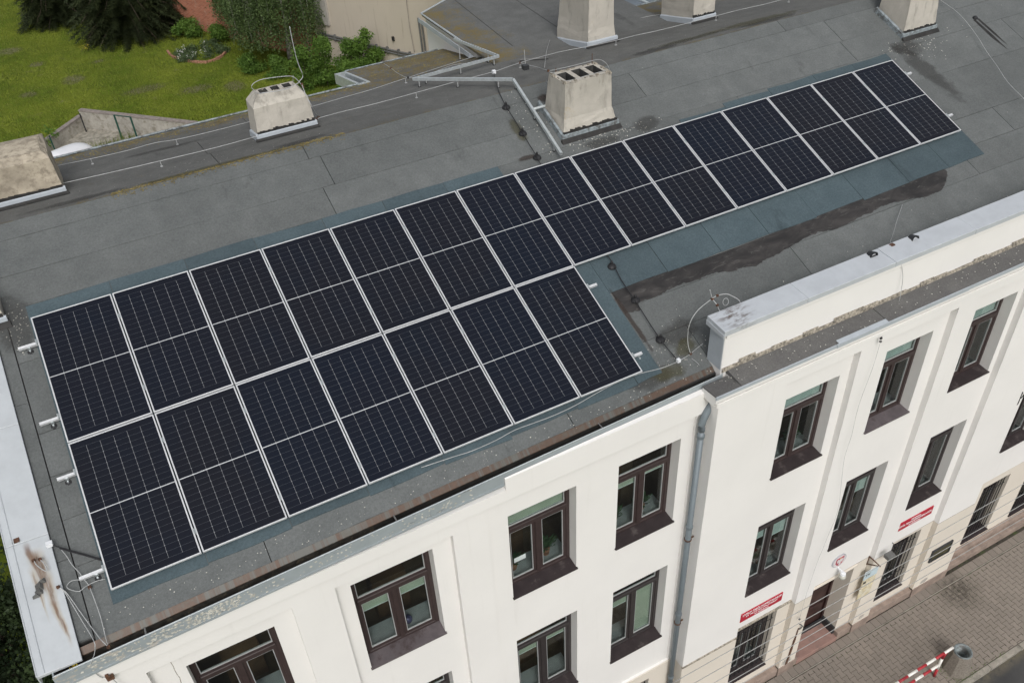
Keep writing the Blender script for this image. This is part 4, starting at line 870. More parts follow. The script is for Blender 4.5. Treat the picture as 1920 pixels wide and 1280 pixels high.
# ---- chimneys (parts of the building)
def chimney(front_y, x0, x1, depth, ztop, mat, base, flare=.05, tx0=None, tx1=None, ty0=None, ty1=None, shoulder=None, flues=0, flashing='zinc', fx=0.05, label=None, sh_in=.05, flueface=False):
    c = bpy.data.objects.new('chimney', None); COL.objects.link(c); c.parent = bld; c.location = ((x0 + x1) / 2, front_y, base)
    if label: c['label'] = label
    y0, y1 = front_y, front_y + depth
    tx0 = x0 + sh_in if tx0 is None else tx0; tx1 = x1 - sh_in if tx1 is None else tx1; ty0 = y0 + .05 if ty0 is None else ty0; ty1 = y1 - .05 if ty1 is None else ty1
    b = MB(); zs = shoulder if shoulder else base + .32
    z0 = base - .6
    f = flare
    L = [[(x0, y0), (x1, y0), (x1, y1), (x0, y1), z0], [(x0, y0), (x1, y0), (x1, y1), (x0, y1), zs]]
    rings = []
    def ring(a, bb, cc, dd, z): rings.append([(a, cc, z), (bb, cc, z), (bb, dd, z), (a, dd, z)])
    ring(x0 - f, x1 + f, y0 - f, y1 + f, z0); ring(x0 - f, x1 + f, y0 - f, y1 + f, base + .05); ring(x0, x1, y0, y1, zs)
    ring(tx0, tx1, ty0, ty1, ztop)
    n = len(b.v)
    # subdivide every ring so the render surface can be slightly uneven
    K = 6; R2 = []
    for rg in rings:
        pts = []
        for i in range(4):
            a, c2 = Vector(rg[i]), Vector(rg[(i + 1) % 4])
            for k in range(K): pts.append(a.lerp(c2, k / K))
        R2.append(pts)
    full = [R2[0], R2[1]]
    for i in (1, 2):
        for k in range(1, 5): full.append([p.lerp(q, k / 4) for p, q in zip(R2[i], R2[i + 1])])
    for ri, pts in enumerate(full):
        for p in pts:
            j = 0 if ri == 0 else .006
            b.v.append((p.x + random.uniform(-j, j), p.y + random.uniform(-j, j), p.z + random.uniform(-j, j)))
    m_ = 4 * K
    for i in range(len(full) - 1):
        for k in range(m_): j = (k + 1) % m_; b.f.append((n + i * m_ + k, n + i * m_ + j, n + (i + 1) * m_ + j, n + (i + 1) * m_ + k)); b.m.append(0)
    if flues:
        # top slab pierced by square flues
        wx = (tx1 - tx0); pad = .09 if wx > .8 else .07; mg = .09 if ty1 - ty0 > .4 else .035; fw = (wx - pad * (flues + 1)) / flues; yy0, yy1 = ty0 + mg, ty1 - mg
        xs = [tx0]
        for i in range(flues): xs += [tx0 + pad + i * (fw + pad), tx0 + pad + i * (fw + pad) + fw]
        xs += [tx1]
        holes = [(xs[1 + 2 * i], xs[2 + 2 * i]) for i in range(flues)]
        for i in range(len(xs) - 1):
            a, c2 = xs[i], xs[i + 1]
            if (a, c2) in holes:
                b.face([(a, ty0, ztop), (c2, ty0, ztop), (c2, yy0, ztop), (a, yy0, ztop)]); b.face([(a, yy1, ztop), (c2, yy1, ztop), (c2, ty1, ztop), (a, ty1, ztop)])
                for q in ([(a, yy0), (c2, yy0)], [(c2, yy0), (c2, yy1)], [(c2, yy1), (a, yy1)], [(a, yy1), (a, yy0)]): b.face([(*q[0], ztop), (*q[1], ztop), (*q[1], ztop - .6), (*q[0], ztop - .6)], 1)
                b.face([(a, yy0, ztop - .5), (c2, yy0, ztop - .5), (c2, yy1, ztop - .5), (a, yy1, ztop - .5)], 1)
            else: b.face([(a, ty0, ztop), (c2, ty0, ztop), (c2, ty1, ztop), (a, ty1, ztop)])
    else: b.face([(tx0, ty0, ztop), (tx1, ty0, ztop), (tx1, ty1, ztop), (tx0, ty1, ztop)])
    b.build('stack', [mat, 'flue'], c)
    if flues:
        cr = MB()
        for i in range(70 if wx > .8 else 24):
            t = random.random(); s_ = random.uniform(.015, .04) * (1 if wx > .8 else .5)
            px, py = random.choice([(tx0 + (tx1 - tx0) * t, ty0 + .03), (tx0 + (tx1 - tx0) * t, ty1 - .03), (tx0 + .03, ty0 + (ty1 - ty0) * t), (tx1 - .03, ty0 + (ty1 - ty0) * t)])
            cr.hexa([(px - s_, py - s_, ztop - .02), (px + s_, py - s_ * .8, ztop - .02), (px + s_, py + s_, ztop - .02), (px - s_ * .8, py + s_, ztop - .02)], [(px - s_ * .6, py - s_ * .5, ztop + s_ * .5), (px + s_ * .6, py - s_ * .5, ztop + s_ * .4), (px + s_ * .5, py + s_ * .6, ztop + s_ * .6), (px - s_ * .5, py + s_ * .5, ztop + s_ * .5)])
        cr.build('crumbling_rim', 'broken_render', c)['kind'] = 'stuff'
    if flashing:
        fl_ = MB(); a, bb = x0 - f - .03, x1 + f + .03; yf_ = y0 - f - .03; yb_ = y1 + f
        zf = zr(yf_) ; zk = zr(yb_)
        fl_.hexa([(a, yf_ - .01, zf - .02), (bb, yf_ - .01, zf - .02), (bb, yf_ + .02, zf - .02), (a, yf_ + .02, zf - .02)], [(a, yf_ + .0, zf + .10), (bb, yf_ + .0, zf + .10), (bb, yf_ + .035, zf + .12), (a, yf_ + .035, zf + .12)])
        fl_.hexa([(a - .01, yf_, zf - .02), (a + .02, yf_, zf - .02), (a + .02, yb_, zk - .02), (a - .01, yb_, zk - .02)], [(a, yf_, zf + .10), (a + .035, yf_, zf + .12), (a + .035, yb_, zk + .12), (a, yb_, zk + .10)])
        fl_.build('flashing', flashing, c)
        if front_y < 3.3:
            tn = MB(); nn = 22; yy = y0 - f - .004
            for i in range(nn):
                xa, xb = x0 - f + (x1 - x0 + 2 * f) * i / nn, x0 - f + (x1 - x0 + 2 * f) * (i + 1) / nn; h1 = random.uniform(.012, .05)
                tn.hexa([(xa, yf_ + .02, zf + .105), (xb, yf_ + .02, zf + .105), (xb, yy + .02, zf + .105), (xa, yy + .02, zf + .105)], [(xa, yy - .006, zf + .125 + h1), (xb, yy - .006, zf + .125 + h1 * .8), (xb, yy + .02, zf + .125 + h1 * .8), (xa, yy + .02, zf + .125 + h1)])
            tn.build('torn_flashing_gap', 'deck', c)
        tr = MB(); tr.hexa([(a - .03, yf_ - .07, zr(yf_ - .07) + .008), (bb + .03, yf_ - .07, zr(yf_ - .07) + .008), (bb + .03, yf_, zf + .008), (a - .03, yf_, zf + .008)], [(a - .02, yf_ - .04, zf + .02), (bb + .02, yf_ - .04, zf + .02), (bb + .02, yf_, zf + .05), (a - .02, yf_, zf + .05)])
        tr.build('tar_seal', 'deck', c)
    return c
chimney(.53, 8.66, 9.61, .66, 12.56, 'chimney', zr(.5), flare=.07, tx0=8.67, tx1=9.58, ty0=.52, ty1=1.04, flues=3, flashing='zinc_old', label='squat cream chimney with three open square flues beside the cable tray')
chimney(2.74, 4.02, 4.96, .46, 12.62, 'chimney', zr(2.74), flare=.03, tx0=4.16, tx1=4.84, ty0=2.90, ty1=3.14, shoulder=12.47, flues=3, label='small cream chimney with sloping shoulders at the rear edge of the roof')
chimney(3.44, 10.97, 11.58, 1.15, 13.4, 'chimney', zr(3.44), flare=.03, tx0=11.0, tx1=11.56, ty0=3.48, ty1=4.5, shoulder=12.12, flues=2, label='tall streaked chimney with a stepped ledge halfway up')
chimney(3.24, 13.42, 13.98, 1.1, 13.3, 'chimney', zr(3.24), flare=.0, tx0=13.44, tx1=13.96, ty0=3.26, ty1=4.3, label='plain cream chimney standing at the top edge beyond the ridge')
chimney(.56, 16.66, 17.50, .72, 13.1, 'chimney', zr(.56), flare=.03, tx0=16.74, tx1=17.36, ty0=.64, ty1=1.2, shoulder=12.10, flues=2, flashing='zinc_old', label='flared cream chimney with yellow stained band above the far end of the panels')
chimney(2.58, -.95, .86, 1.0, 12.62, 'old_chimney', zr(2.58), flare=.03, tx0=-.7, tx1=.78, ty0=2.75, ty1=3.35, shoulder=12.55, label='broad weathered brown chimney block at the left end of the roof')
chimney(.16, -.75, -.30, .78, 11.9, 'chimney', 11.35, flare=0, flashing='zinc', label='narrow white chimney cropped at the left verge')
# ------------------------------------------------------------------ solar panels
PWI, PHI = 1.054, 2.0285
W_, H_ = 1.036, 2.010
def panel_meshes():
    f = MB(); b = .017
    f.box(0, b, 0, H_, -.035, 0); f.box(W_ - b, W_, 0, H_, -.035, 0); f.box(b, W_ - b, 0, b, -.035, 0); f.box(b, W_ - b, H_ - b, H_, -.035, 0)
    g = MB(); g.box(b, W_ - b, b, H_ - b, -.012, -.004)
    s = MB(); s.box(b, W_ - b, H_ / 2 - .005, H_ / 2 + .005, -.0039, -.0028)
    k = MB(); k.box(.42, .62, 1.0, 1.08, -.035, -.0125)
    return f, g, s, k
U = Vector((0, CY, SY)); NRM = Vector((0, -SY, CY))
def ppos(i, j): return Vector((i * PWI + .009, 0, 11.55)) - U * ((j + 1) * PHI - .009)
first = None; panels = {}
ORD = ['first', 'second', 'third', 'fourth', 'fifth', 'sixth', 'seventh', 'eighth', 'ninth', 'tenth', 'eleventh', 'twelfth', 'thirteenth', 'fourteenth', 'fifteenth']
def plabel(i, j):
    if j == 1:
        return ['dark solar panel at the lower left corner of the array, above the rusty verge', 'second solar panel from the left in the short lower row', 'third solar panel from the left in the short lower row', 'middle solar panel of the short lower row, fourth of seven', 'fifth solar panel from the left in the short lower row',
                'second last solar panel at the right of the short lower row', 'solar panel at the right end of the short lower row, beside the black cable'][i]
    if i == 0: return 'dark solar panel at the upper left corner of the array'
    if i == 14: return 'last solar panel at the far right end of the long upper row'
    if i == 8: return 'ninth panel of the upper row, just below the cable tray end'
    if i == 7: return 'eighth panel of the upper row, first without a panel below it'
    return '%s solar panel from the left in the long upper row' % ORD[i]
for j in (0, 1):
    for i in range(15 if j == 0 else 7):
        r = bpy.data.objects.new('solar_panel', None); COL.objects.link(r); r.empty_display_size = .2
        r.location = ppos(i, j); r.rotation_euler = (TH + random.gauss(0, .0012), random.gauss(0, .0012), 0)
        tag(r, plabel(i, j), 'solar panel', 'solar panels on the grey roof')
        if first is None:
            fm, gm, sm, km = panel_meshes()
            first = (fm.build('frame', 'alu', r, local=True, bevel=.002), gm.build('glass', 'pv', r, local=True), sm.build('centre_strip', 'alu', r, local=True), km.build('junction_box', 'black', r, local=True))
        else:
            for q in first: c = q.copy(); COL.objects.link(c); c.parent = r
# mounting rails with feet and clamps
def rail(x0, x1, j, v, label, xs_feet):
    o = Vector((0, 0, 11.55)) - U * ((j + 1) * PHI - v) - NRM * .078
    r = bpy.data.objects.new('mounting_rail', None); COL.objects.link(r); r.location = o; r.rotation_euler = (TH, 0, 0)
    tag(r, label, 'mounting rail', 'aluminium rails under the solar panels')
    m = MB(); m.box(x0, x1, -.02, .02, 0, .038); m.box(x0 - .001, x1 + .001, -.02, -.008, .038, .042); m.box(x0 - .001, x1 + .001, .008, .02, .038, .042); m.build('rail', 'alu', r, local=True)
    m = MB()
    n = int(round((x1 - x0) / PWI))
    for k in range(0, 16):
        x = k * PWI
        if x0 + .1 < x < x1 - .05: 
            c = MB(); c.box(x - .009, x + .009, -.035, .035, .04, .083); c.box(x - .017, x + .017, -.035, .035, .0785, .083); c.build('clamp', 'galv', r, local=True)
    for x in xs_feet:
        f = MB(); f.box(x - .02, x + .02, -.026, -.021, -.035, .03); f.box(x - .02, x + .02, -.08, -.021, -.042, -.037); f.tube([(x, -.05, -.05), (x, -.05, -.01)], .012, 6); f.build('foot', 'galv', r, local=True)
        MB().lathe([(.045, 0), (.04, .01), (.02, .014)], (x, -.05, -.048), 8).build('seal', 'black', r, local=True)
rail(-.24, 15.99, 0, 1.62, 'upper rail of the long top row, ends show beside both end panels', (-.12, 3.3, 6.7, 10.2, 13.6))
rail(-.24, 15.99, 0, .42, 'lower rail of the long top row with a foot beside the left end panel', (-.10, 3.3, 6.7, 10.2, 13.6, 15.9))
rail(-.22, 7.55, 1, 1.62, 'upper rail of the short lower row, stub sticking out near the black cable', (-.12, 2.3, 5.1, 7.3))
rail(-.28, 7.55, 1, .30, 'lowest rail of the array, its left end above tangled wires', (-.10, 2.3, 5.1, 7.5))

# ------------------------------------------------------------------ wires and cables
def wire(key, name, label, cat, mat='wire', r=.0055, group='lightning protection wires', pts=None, knots=(), knot_mat='rustmetal', seg=5):
    P = pts if pts is not None else PTS[key]
    o = bpy.data.objects.new(name, None); COL.objects.link(o); o.location = P[0]; tag(o, label, cat, group)
    w = MB().tube(P, r * .8, seg); w.build('wire', mat, o, smooth=True)
    for k in [q for q in knots if q < len(P)]:
        x, y, z = P[k]; bx(x - .018, x + .018, y - .014, y + .014, z - .014, z + .014).build('clamp', knot_mat, o)
    return o
def holders(o, P, step=2, h=.1):
    for k in range(1, len(P), step):
        x, y, z = P[k]; b = MB(); b.box(x - .004, x + .004, y - .004, y + .004, zr(y), z); b.box(x - .02, x + .02, y - .02, y + .02, zr(y), zr(y) + .01); b.build('wire_holder', 'wire', o)
LW_ = 'lightning wire'
w = wire('W1', 'lightning_wire', 'long straight pale wire running past the chimney fronts along the ridge', LW_, r=.0075, knots=(7,)); holders(w, PTS['W1'], 3)
w = wire('W2', 'lightning_wire', 'pale wire running behind the small chimney parallel to the rear roof edge', LW_, r=.0065, knots=(11,)); holders(w, PTS['W2'], 3)
wire('W2b', 'lightning_wire', 'short wire between the tall streaked chimney and the next one', LW_)
wire('W3', 'lightning_wire', 'short link wire crossing the rear strip by the tall chimney', LW_)
wire('air1', 'air_terminal', 'long crooked rod rising high above the small slope-shouldered chimney', LW_, r=.009)
o = wire('ring1', 'lightning_wire', 'wire loop curving round the top of the small slope-shouldered chimney', LW_, r=.008, knots=(8,)); MB().tube([(4.78, 2.9, 12.62), (4.80, 2.8, 12.84)], .005, 5).build('post', 'wire', o)
wire('ring1b', 'lightning_wire', 'wire dropping from the small chimney top to the ridge wire', LW_, r=.008, knots=(0, 3))
wire('W6', 'lightning_wire', 'long curved wire lying on the roof at the upper right corner', LW_, r=.006)
wire('W7', 'lightning_wire', 'wire looping from the rear wing roof down to the flue chimney', LW_, knots=(4,))
wire('W8', 'lightning_wire', 'short wire joining the ridge wire to the open flue chimney', LW_, r=.0075, knots=(0, 3))
wire('W9', 'lightning_wire', 'sagging wire that follows the zigzag tray to the mossy rear corner', LW_, knots=(4, 6))
r2 = [(x, y, z) for x, y, z in PTS['ring2']]
o = wire('ring2', 'lightning_wire', 'wire ring round the top of the open flue chimney', LW_, r=.006); MB().tube([(9.5, 1.0, 12.56), (9.5, 1.0, 12.74)], .006, 5).build('post', 'rustmetal', o)
wire('ring2b', 'lightning_wire', 'wire lying across the three flues of the open chimney', LW_, r=.0055)
o = thing('roof_mast', (9.46, 1.75, 12.1), 'thin black metal stake standing on the roof left of the open flue chimney', 'mast')
MB().tube([(9.05, 1.46, zr(1.46)), (9.05, 1.46, zr(1.46) + .44)], .011, 6).build('stake', 'rustmetal', o); bx(8.99, 9.11, 1.40, 1.52, zr(1.4), zr(1.52) + .01).build('foot', 'rustmetal', o)
o = thing('lightning_rod', PTS['rod'][1], 'short pale vertical rod rising from the ridge wire junction', 'lightning rod')
MB().tube([PTS['rod'][1], PTS['rod'][0]], .007, 6).build('rod', 'wire', o); x, y, z = PTS['rod'][1]; bx(x - .05, x + .05, y - .05, y + .05, z - .1, z - .02).build('foot', 'darktile', o)
o = thing('metal_strip', PTS['boards'][0], 'grey metal strip lying flat on the ridge by the flue chimney', 'metal strip')
MB().tube([PTS['boards'][0], PTS['boards'][1]], .02, 4).build('strip', 'conduit', o)
def cable(key, label, hk=None, **kw):
    o = wire(key, 'black_cable', label, 'cable', 'black', .010, 'black roof cables', **kw)
    if hk:
        for x, y, z in PTS[hk]:
            m = MB(); m.lathe([(.075, 0), (.072, .02), (.05, .05), (.02, .06), (.02, .1), (.006, .12)], (x, y, zr(y)), 12); m.build('cable_holder', 'black', o, smooth=False)
    return o
c = cable('blk1', 'black cable on round holders running down to the tray end above the panels', 'blk1h'); x, y, z = PTS['blk1'][0]; bx(x - .03, x + .03, y - .03, y + .03, z - .01, z + .05).build('connector', 'whiteplastic', c)
c = cable('blk2', 'black cable on round holders crossing the tar smear to the eaves', 'blk2h'); x, y, z = PTS['blk2'][-1]; bx(x - .025, x + .025, y - .025, y + .025, z - .01, z + .04).build('connector', 'whiteplastic', c)
c = cable('L5blk', 'pair of black cables from the verge cap to the lower left panel'); x, y, z = PTS['L5blk'][0]; bx(x - .035, x + .035, y - .03, y + .03, z - .02, z + .03).build('connector', 'whiteplastic', c)
x0_, y0_, z0_ = PTS['L5blk'][0]; MB().tube([(p[0] + .005, p[1] - .025, p[2]) for p in PTS['L5blk'][1:]], .008, 5).build('cable', 'black', c)
w = wire('W10', 'eaves_wire', 'long pale wire wandering along the eaves below the short panel row', LW_, r=.0075, knots=(18,))
wire('W11', 'lightning_wire', 'big pale wire arch at the left end of the parapet', LW_, r=.008, knots=(0, 5, 6))
wire('W11b', 'lightning_wire', 'stiff wire rising from the rust spot at the parapet end', LW_, r=.007, knots=(1, 2, 4))
wire('W11c', 'lightning_wire', 'flat wire loop lying in the rust stain on the coping', LW_, r=.006, knots=(0, 2))
wire('W11d', 'lightning_wire', 'short crooked wire end by the parapet foot', LW_); wire('W11e', 'lightning_wire', 'short wire stub lying on the mossy eaves corner', LW_)
x, y, z = PTS['W11'][6]; wire('x', 'lightning_wire', 'little closed wire ring hanging beside the parapet end', LW_, pts=[(x + .12 + .05 * math.cos(a), y - .06 + .02 * math.sin(a), z - .12 + .05 * math.sin(a)) for a in [k * .7 for k in range(10)]], r=.005)
wire('W12', 'lightning_wire', 'thin wire from the tar smear over the coping and down to the wall clip', LW_, r=.0055, knots=(3, 11), knot_mat='black')
wire('W12b', 'lightning_wire', 'thin wire hanging down the facade to the door side', LW_, r=.0035, knots=(0, 10), knot_mat='conduit')
wire('L1', 'lightning_wire', 'wire running from the verge past the lowest rail to the gutter bracket', LW_, r=.006, knots=(6,)); wire('L2', 'lightning_wire', 'looped wire under the left end of the lowest rail', LW_, r=.006)
wire('L3', 'lightning_wire', 'long wire from the rust streak over the gutter to the wall clip', LW_, r=.0065, knots=(0, 12)); wire('L4', 'lightning_wire', 'straight wire from the rust streak to the gutter bracket', LW_, r=.0065, knots=(6,))
wire('L6', 'lightning_wire', 'short bent wire lying in the rust stain on the verge cap', LW_, r=.008, knots=(0, 5))
o = thing('metal_scrap', (-.71, -3.42, 10.1), 'crumpled dark metal scrap below the bent wire on the verge cap', 'metal scrap'); m = MB()
for i in range(7): a = random.uniform(-.05, .05); y = -3.50 + i * .022; m.hexa([(-.74 + a, y, zr(y) + .08), (-.66 + a, y, zr(y) + .08), (-.66 + a, y + .04, zr(y) + .09), (-.74 + a, y + .03, zr(y) + .09)], [(-.73 + a, y, zr(y) + .11), (-.68 + a, y, zr(y) + .14), (-.67 + a, y + .04, zr(y) + .12), (-.73 + a, y + .03, zr(y) + .10)])
m.build('scrap', 'conduit', o)
x, y = -.80, -2.78; tag(bx(x - .03, x + .03, y - .03, y + .03, 11.421 + .3939 * y + .066, 11.421 + .3939 * y + .085).build('metal_plate', 'rustmetal'), 'small square rusty plate fixed on the verge cap', 'plate')
o = thing('yellow_weed', (-.72, -4.26, 9.64), 'small yellow flowering weed growing in the left end of the gutter', 'weed'); m = MB()
for i in range(26):
    a = random.uniform(0, 6.28); l = random.uniform(.015, .055); x, y, z = -.60, -4.25, 9.65; m.face([(x, y, z), (x + l * math.cos(a), y + l * math.sin(a), z + random.uniform(.0, .07)), (x + l * math.cos(a + .5), y + l * math.sin(a + .5), z + random.uniform(.0, .07))])
m.build('leaves', 'flower_yellow', o)

# zigzag cable tray, perforated steel channel on short feet
tr_ = thing('cable_tray', PTS['tray'][2], 'zigzag galvanised cable tray lying on the roof between the chimneys', 'cable tray')
T = PTS['tray']
# stations taken on the roof; the far arm lies on the wing roof
T = [None, (8.87, 5.34, 11.80), tuple(T[2]), tuple(T[3]), tuple(T[4]), tuple(T[5])]
for k in range(1, 5):
    a, b = Vector(T[k]), Vector(T[k + 1]); d = (b - a); L = d.length; d.normalize(); n = d.cross(Vector((0, 0, 1))).normalized(); u = n.cross(d)
    c = MB(); w_ = .022
    def seg(o0, o1, h0, h1, s0=0, s1=None):
        s1 = L if s1 is None else s1; P = []
        for h in (h0, h1): P.append([a + d * s0 + n * o0 + u * h, a + d * s1 + n * o0 + u * h, a + d * s1 + n * o1 + u * h, a + d * s0 + n * o1 + u * h])
        c.hexa(P[0], P[1])
    seg(-w_, w_, 0, .003); seg(-w_, -w_ + .003, .003, .05); seg(w_ - .003, w_, .003, .05)
    if k in (4, 3): seg(-w_, w_, .05, .053)
    else:
        s = 0
        while s < L - .05: seg(-w_ + .003, w_ - .003, .046, .050, s, s + .035); s += .075
    c.build('channel', 'galv', tr_)
    nn = max(1, int(L / .9))
    for i in range(nn + 1):
        p = a + d * (L * (i + .15) / (nn + .5)); bx(p.x - .008, p.x + .008, p.y - .008, p.y + .008, zr(p.y), p.z).build('foot', 'wire', tr_); bx(p.x - .022, p.x + .022, p.y - .02, p.y + .02, zr(p.y) - .003, zr(p.y) + .012).build('pad', 'black', tr_)
a, b = PTS['trayb']; c = MB(); c.tube([a, b], .025, 4, smooth_pts=False); c.build('side_arm', 'galv', tr_)

# overhead cables along the street
for k, (x, y, z) in enumerate([(8.88, -6.20, 6.21), (8.96, -6.20, 5.83), (9.03, -6.20, 5.48), (9.09, -6.20, 5.21), (9.15, -6.20, 4.91)]):
    P = [(xx, -6.2, z + .0009 * (xx - x) ** 2 * (1 if k % 2 else .6)) for xx in range(-24, 46, 5)]
    o = MB().tube([(p[0] * 1.0, p[1], p[2] if abs(p[0] - x) < 60 else p[2]) for p in P], .006, 5).build('overhead_cable', 'cable_grey'); tag(o, ['topmost of the five grey cables strung in front of the beige ground floor', 'second cable from the top of the five crossing the beige ground floor', 'middle cable of the five crossing the beige ground floor', 'fourth cable down of the five crossing the beige ground floor', 'lowest of the five grey cables crossing the door and barred windows'][k], 'cable', 'overhead cables in front of the facade')

# ventilators and small things on the coping
for (px, lb) in ((PTS['sens'][0], 'small dark cowl on the coping, the nearer of two'), (PTS['sens'][1], 'small dark cowl on the coping, the one further right')):
    x, y, z = px[0], px[1], 10.675
    o = thing('vent_cowl', (x, y, z), lb, 'vent cowl', 'dark cowls on the parapet coping')
    m = MB(); n = 10
    pr = [(x + .075 * math.cos(math.pi * k / n), z + .085 * math.sin(math.pi * k / n)) for k in range(n + 1)]
    for k in range(n):
        (xa, za), (xb, zb_) = pr[k], pr[k + 1]; m.hexa([(xa, y - .055, za), (xb, y - .055, zb_), (x + (xb - x) * .7, y + .06, z + (zb_ - z) * .55), (x + (xa - x) * .7, y + .06, z + (za - z) * .55)], [(x + (xa - x) * .92, y - .055, z + (za - z) * .92), (x + (xb - x) * .92, y - .055, z + (zb_ - z) * .92), (x + (xb - x) * .6, y + .06, z + (zb_ - z) * .45), (x + (xa - x) * .6, y + .06, z + (za - z) * .45)])
    m.build('hood', 'darktile', o); bx(x - .07, x + .07, y - .02, y - .005, z + .002, z + .012).build('slot_bar', 'whiteplastic', o); bx(x - .068, x + .068, y - .05, y + .05, z - .002, z + .004).build('opening', 'black', o)
x, y, z = PTS['sens'][2]; tag(bx(x - .035, x + .035, y - .03, y + .03, 10.66, 10.70).build('roof_bracket', 'rustmetal'), 'little black bracket on the coping where the thin wire crosses', 'bracket')
o = thing('pipe_cap', (17.9, .6, 11.6), 'dark stub of a sealed pipe with two wet streaks below it, upper right', 'pipe cap'); x, y, z = PTS['vent'][0]
MB().lathe([(.06, 0), (.05, .03), (.03, .05)], (x, y, zr(y)), 10).build('stub', 'black', o)
for s_, l in ((-.05, .95), (.06, .85)):
    m = MB(); xs_ = x + s_; m.face([(xs_ - .03, y - .03, zr(y - .03) + .004), (xs_ - .03 + s_ * .2, y - l * .6, zr(y - l * .6) + .004), (xs_ + .03, y - l, zr(y - l) + .004), (xs_ + .05, y - l * .55, zr(y - l * .55) + .004), (xs_ + .03, y - .03, zr(y - .03) + .004)][::-1]); m.build('wet_streak', 'deck', o)

# ------------------------------------------------------------------ facade furniture
def text_mesh(s, size, mat, parent, loc, name='lettering', xscale=1.0, rot=(math.pi / 2, 0, 0), ext=.002):
    cu = bpy.data.curves.new(name, 'FONT'); cu.body = s; cu.size = size; cu.align_x = 'CENTER'; cu.align_y = 'CENTER'; cu.extrude = ext; cu.offset = size * .012
    t = bpy.data.objects.new('tmp', cu); COL.objects.link(t)
    bpy.context.view_layer.update(); me = bpy.data.meshes.new_from_object(t.evaluated_get(bpy.context.evaluated_depsgraph_get())); bpy.data.objects.remove(t); me.name = name
    me.transform(Matrix.Diagonal((xscale, 1, 1, 1)))
    me.materials.clear(); me.materials.append(M[mat]); o = bpy.data.objects.new(name, me); COL.objects.link(o); o.parent = parent; o.location = loc; o.rotation_euler = rot; return o
def sign(x0, x1, z0, z1, lines, label):
    s = thing('red_sign', ((x0 + x1) / 2, YN, z0), label, 'sign', 'red signs above the barred windows')
    bx(x0, x1, YN - .022, YN - .002, z0, z1).build('board', 'sign_red', s, bevel=.003)
    for txt, sz, dz, w_ in lines:
        o = text_mesh(txt, sz, 'sign_white', s, (0, -.024, dz)); wd = max(v.co.x for v in o.data.vertices) - min(v.co.x for v in o.data.vertices)
        o.data.transform(Matrix.Diagonal((w_ / wd, 1, 1, 1)))
sign(9.655, 10.72, 2.94, 3.20, [('LICEUM OGÓLNOKSZTAŁCĄCE', .082, .205, .98), ('IM. WŁADYSŁAWA JAGIEŁŁY', .055, .125, .80), ('W PŁOCKU', .05, .05, .36)], 'red sign with white letters above the barred window nearest the downpipe')
sign(13.84, 14.90, 3.085, 3.335, [('ZESPÓŁ', .055, .205, .30), ('SZKÓŁ PONADGIMNAZJALNYCH', .082, .125, .98), ('W PŁOCKU', .05, .045, .36)], 'red sign with white letters above the barred window right of the door')
e = thing('emblem', (12.21, YN, 3.20), 'round state emblem plaque with a red shield above the entrance door', 'emblem')
def disc(r, y0, y1, name, mat, cx=12.21, cz=3.215, sx=1.0, n=28):
    m = MB(); P = [(cx + r * sx * math.cos(2 * math.pi * k / n), cz + r * math.sin(2 * math.pi * k / n)) for k in range(n)]; k = len(P); m.v = [(x, y0, z) for x, z in P] + [(x, y1, z) for x, z in P]
    m.f = [tuple(range(k)), tuple(range(2 * k - 1, k - 1, -1))] + [(i, k + i, k + (i + 1) % k, (i + 1) % k) for i in range(k)]; m.m = [0] * len(m.f); return m.build(name, mat, e)
def flat(P, y0, y1, name, mat):
    m = MB(); k = len(P); m.v = [(x, y0, z) for x, z in P] + [(x, y1, z) for x, z in P]; m.f = [tuple(range(k)), tuple(range(2 * k - 1, k - 1, -1))] + [(i, k + i, k + (i + 1) % k, (i + 1) % k) for i in range(k)]; m.m = [0] * len(m.f); return m.build(name, mat, e)
disc(.19, YN - .02, YN, 'rim', 'emblem_grey'); disc(.165, YN - .026, YN - .02, 'field', 'emblem_pale')
flat([(12.21 + a, 3.215 + b) for a, b in ((-.105, .115), (.105, .115), (.105, -.04), (.06, -.105), (0, -.135), (-.06, -.105), (-.105, -.04))], YN - .032, YN - .026, 'shield', 'emblem_red')
flat([(12.21 + a, 3.215 + b) for a, b in ((0, .095), (.02, .08), (.018, .055), (.05, .085), (.085, .07), (.08, .0), (.06, -.045), (.04, -.01), (.025, -.03), (.03, -.08), (0, -.11), (-.03, -.08), (-.025, -.03), (-.04, -.01), (-.06, -.045), (-.08, 0), (-.085, .07), (-.05, .085), (-.018, .055))], YN - .038, YN - .032, 'eagle', 'emblem_pale')
flat([(12.21 + a, 3.215 + b) for a, b in ((-.018, .098), (.018, .098), (.022, .115), (0, .108), (-.022, .115))], YN - .041, YN - .033, 'crown', 'gold')
l = thing('door_lamp', (12.25, YN, 2.9), 'round opal lamp on a short arm above the entrance door', 'lamp')
MB().lathe([(.0, -.08), (.05, -.065), (.072, -.03), (.076, .0), (.065, .035), (.04, .055), (0, .06)], (12.25, YN - .16, 2.83), 14, caps=False).build('globe', 'lampglass', l, smooth=True); q = MB(); q.lathe([(.06, 0), (.05, .05), (0, .06)], (12.25, YN - .16, 2.90), 12); q.box(12.235, 12.265, YN - .16, YN, 2.93, 2.96); q.build('arm', 'whiteplastic', l)
fl2 = thing('flood_lamp', (13.42, YB, 3.0), 'grey box floodlight on a thin bracket beside the second red sign', 'lamp')
bx(13.30, 13.50, YB - .26, YB - .12, 2.88, 2.98).build('housing', 'conduit', fl2, bevel=.01); bx(13.31, 13.49, YB - .25, YB - .13, 2.868, 2.879).build('lens', 'lampglass', fl2); MB().tube([(13.5, YB - .2, 2.97), (13.66, YB - .2, 2.99), (13.66, YB, 2.99)], .009, 5, smooth_pts=False).build('bracket', 'black', fl2)
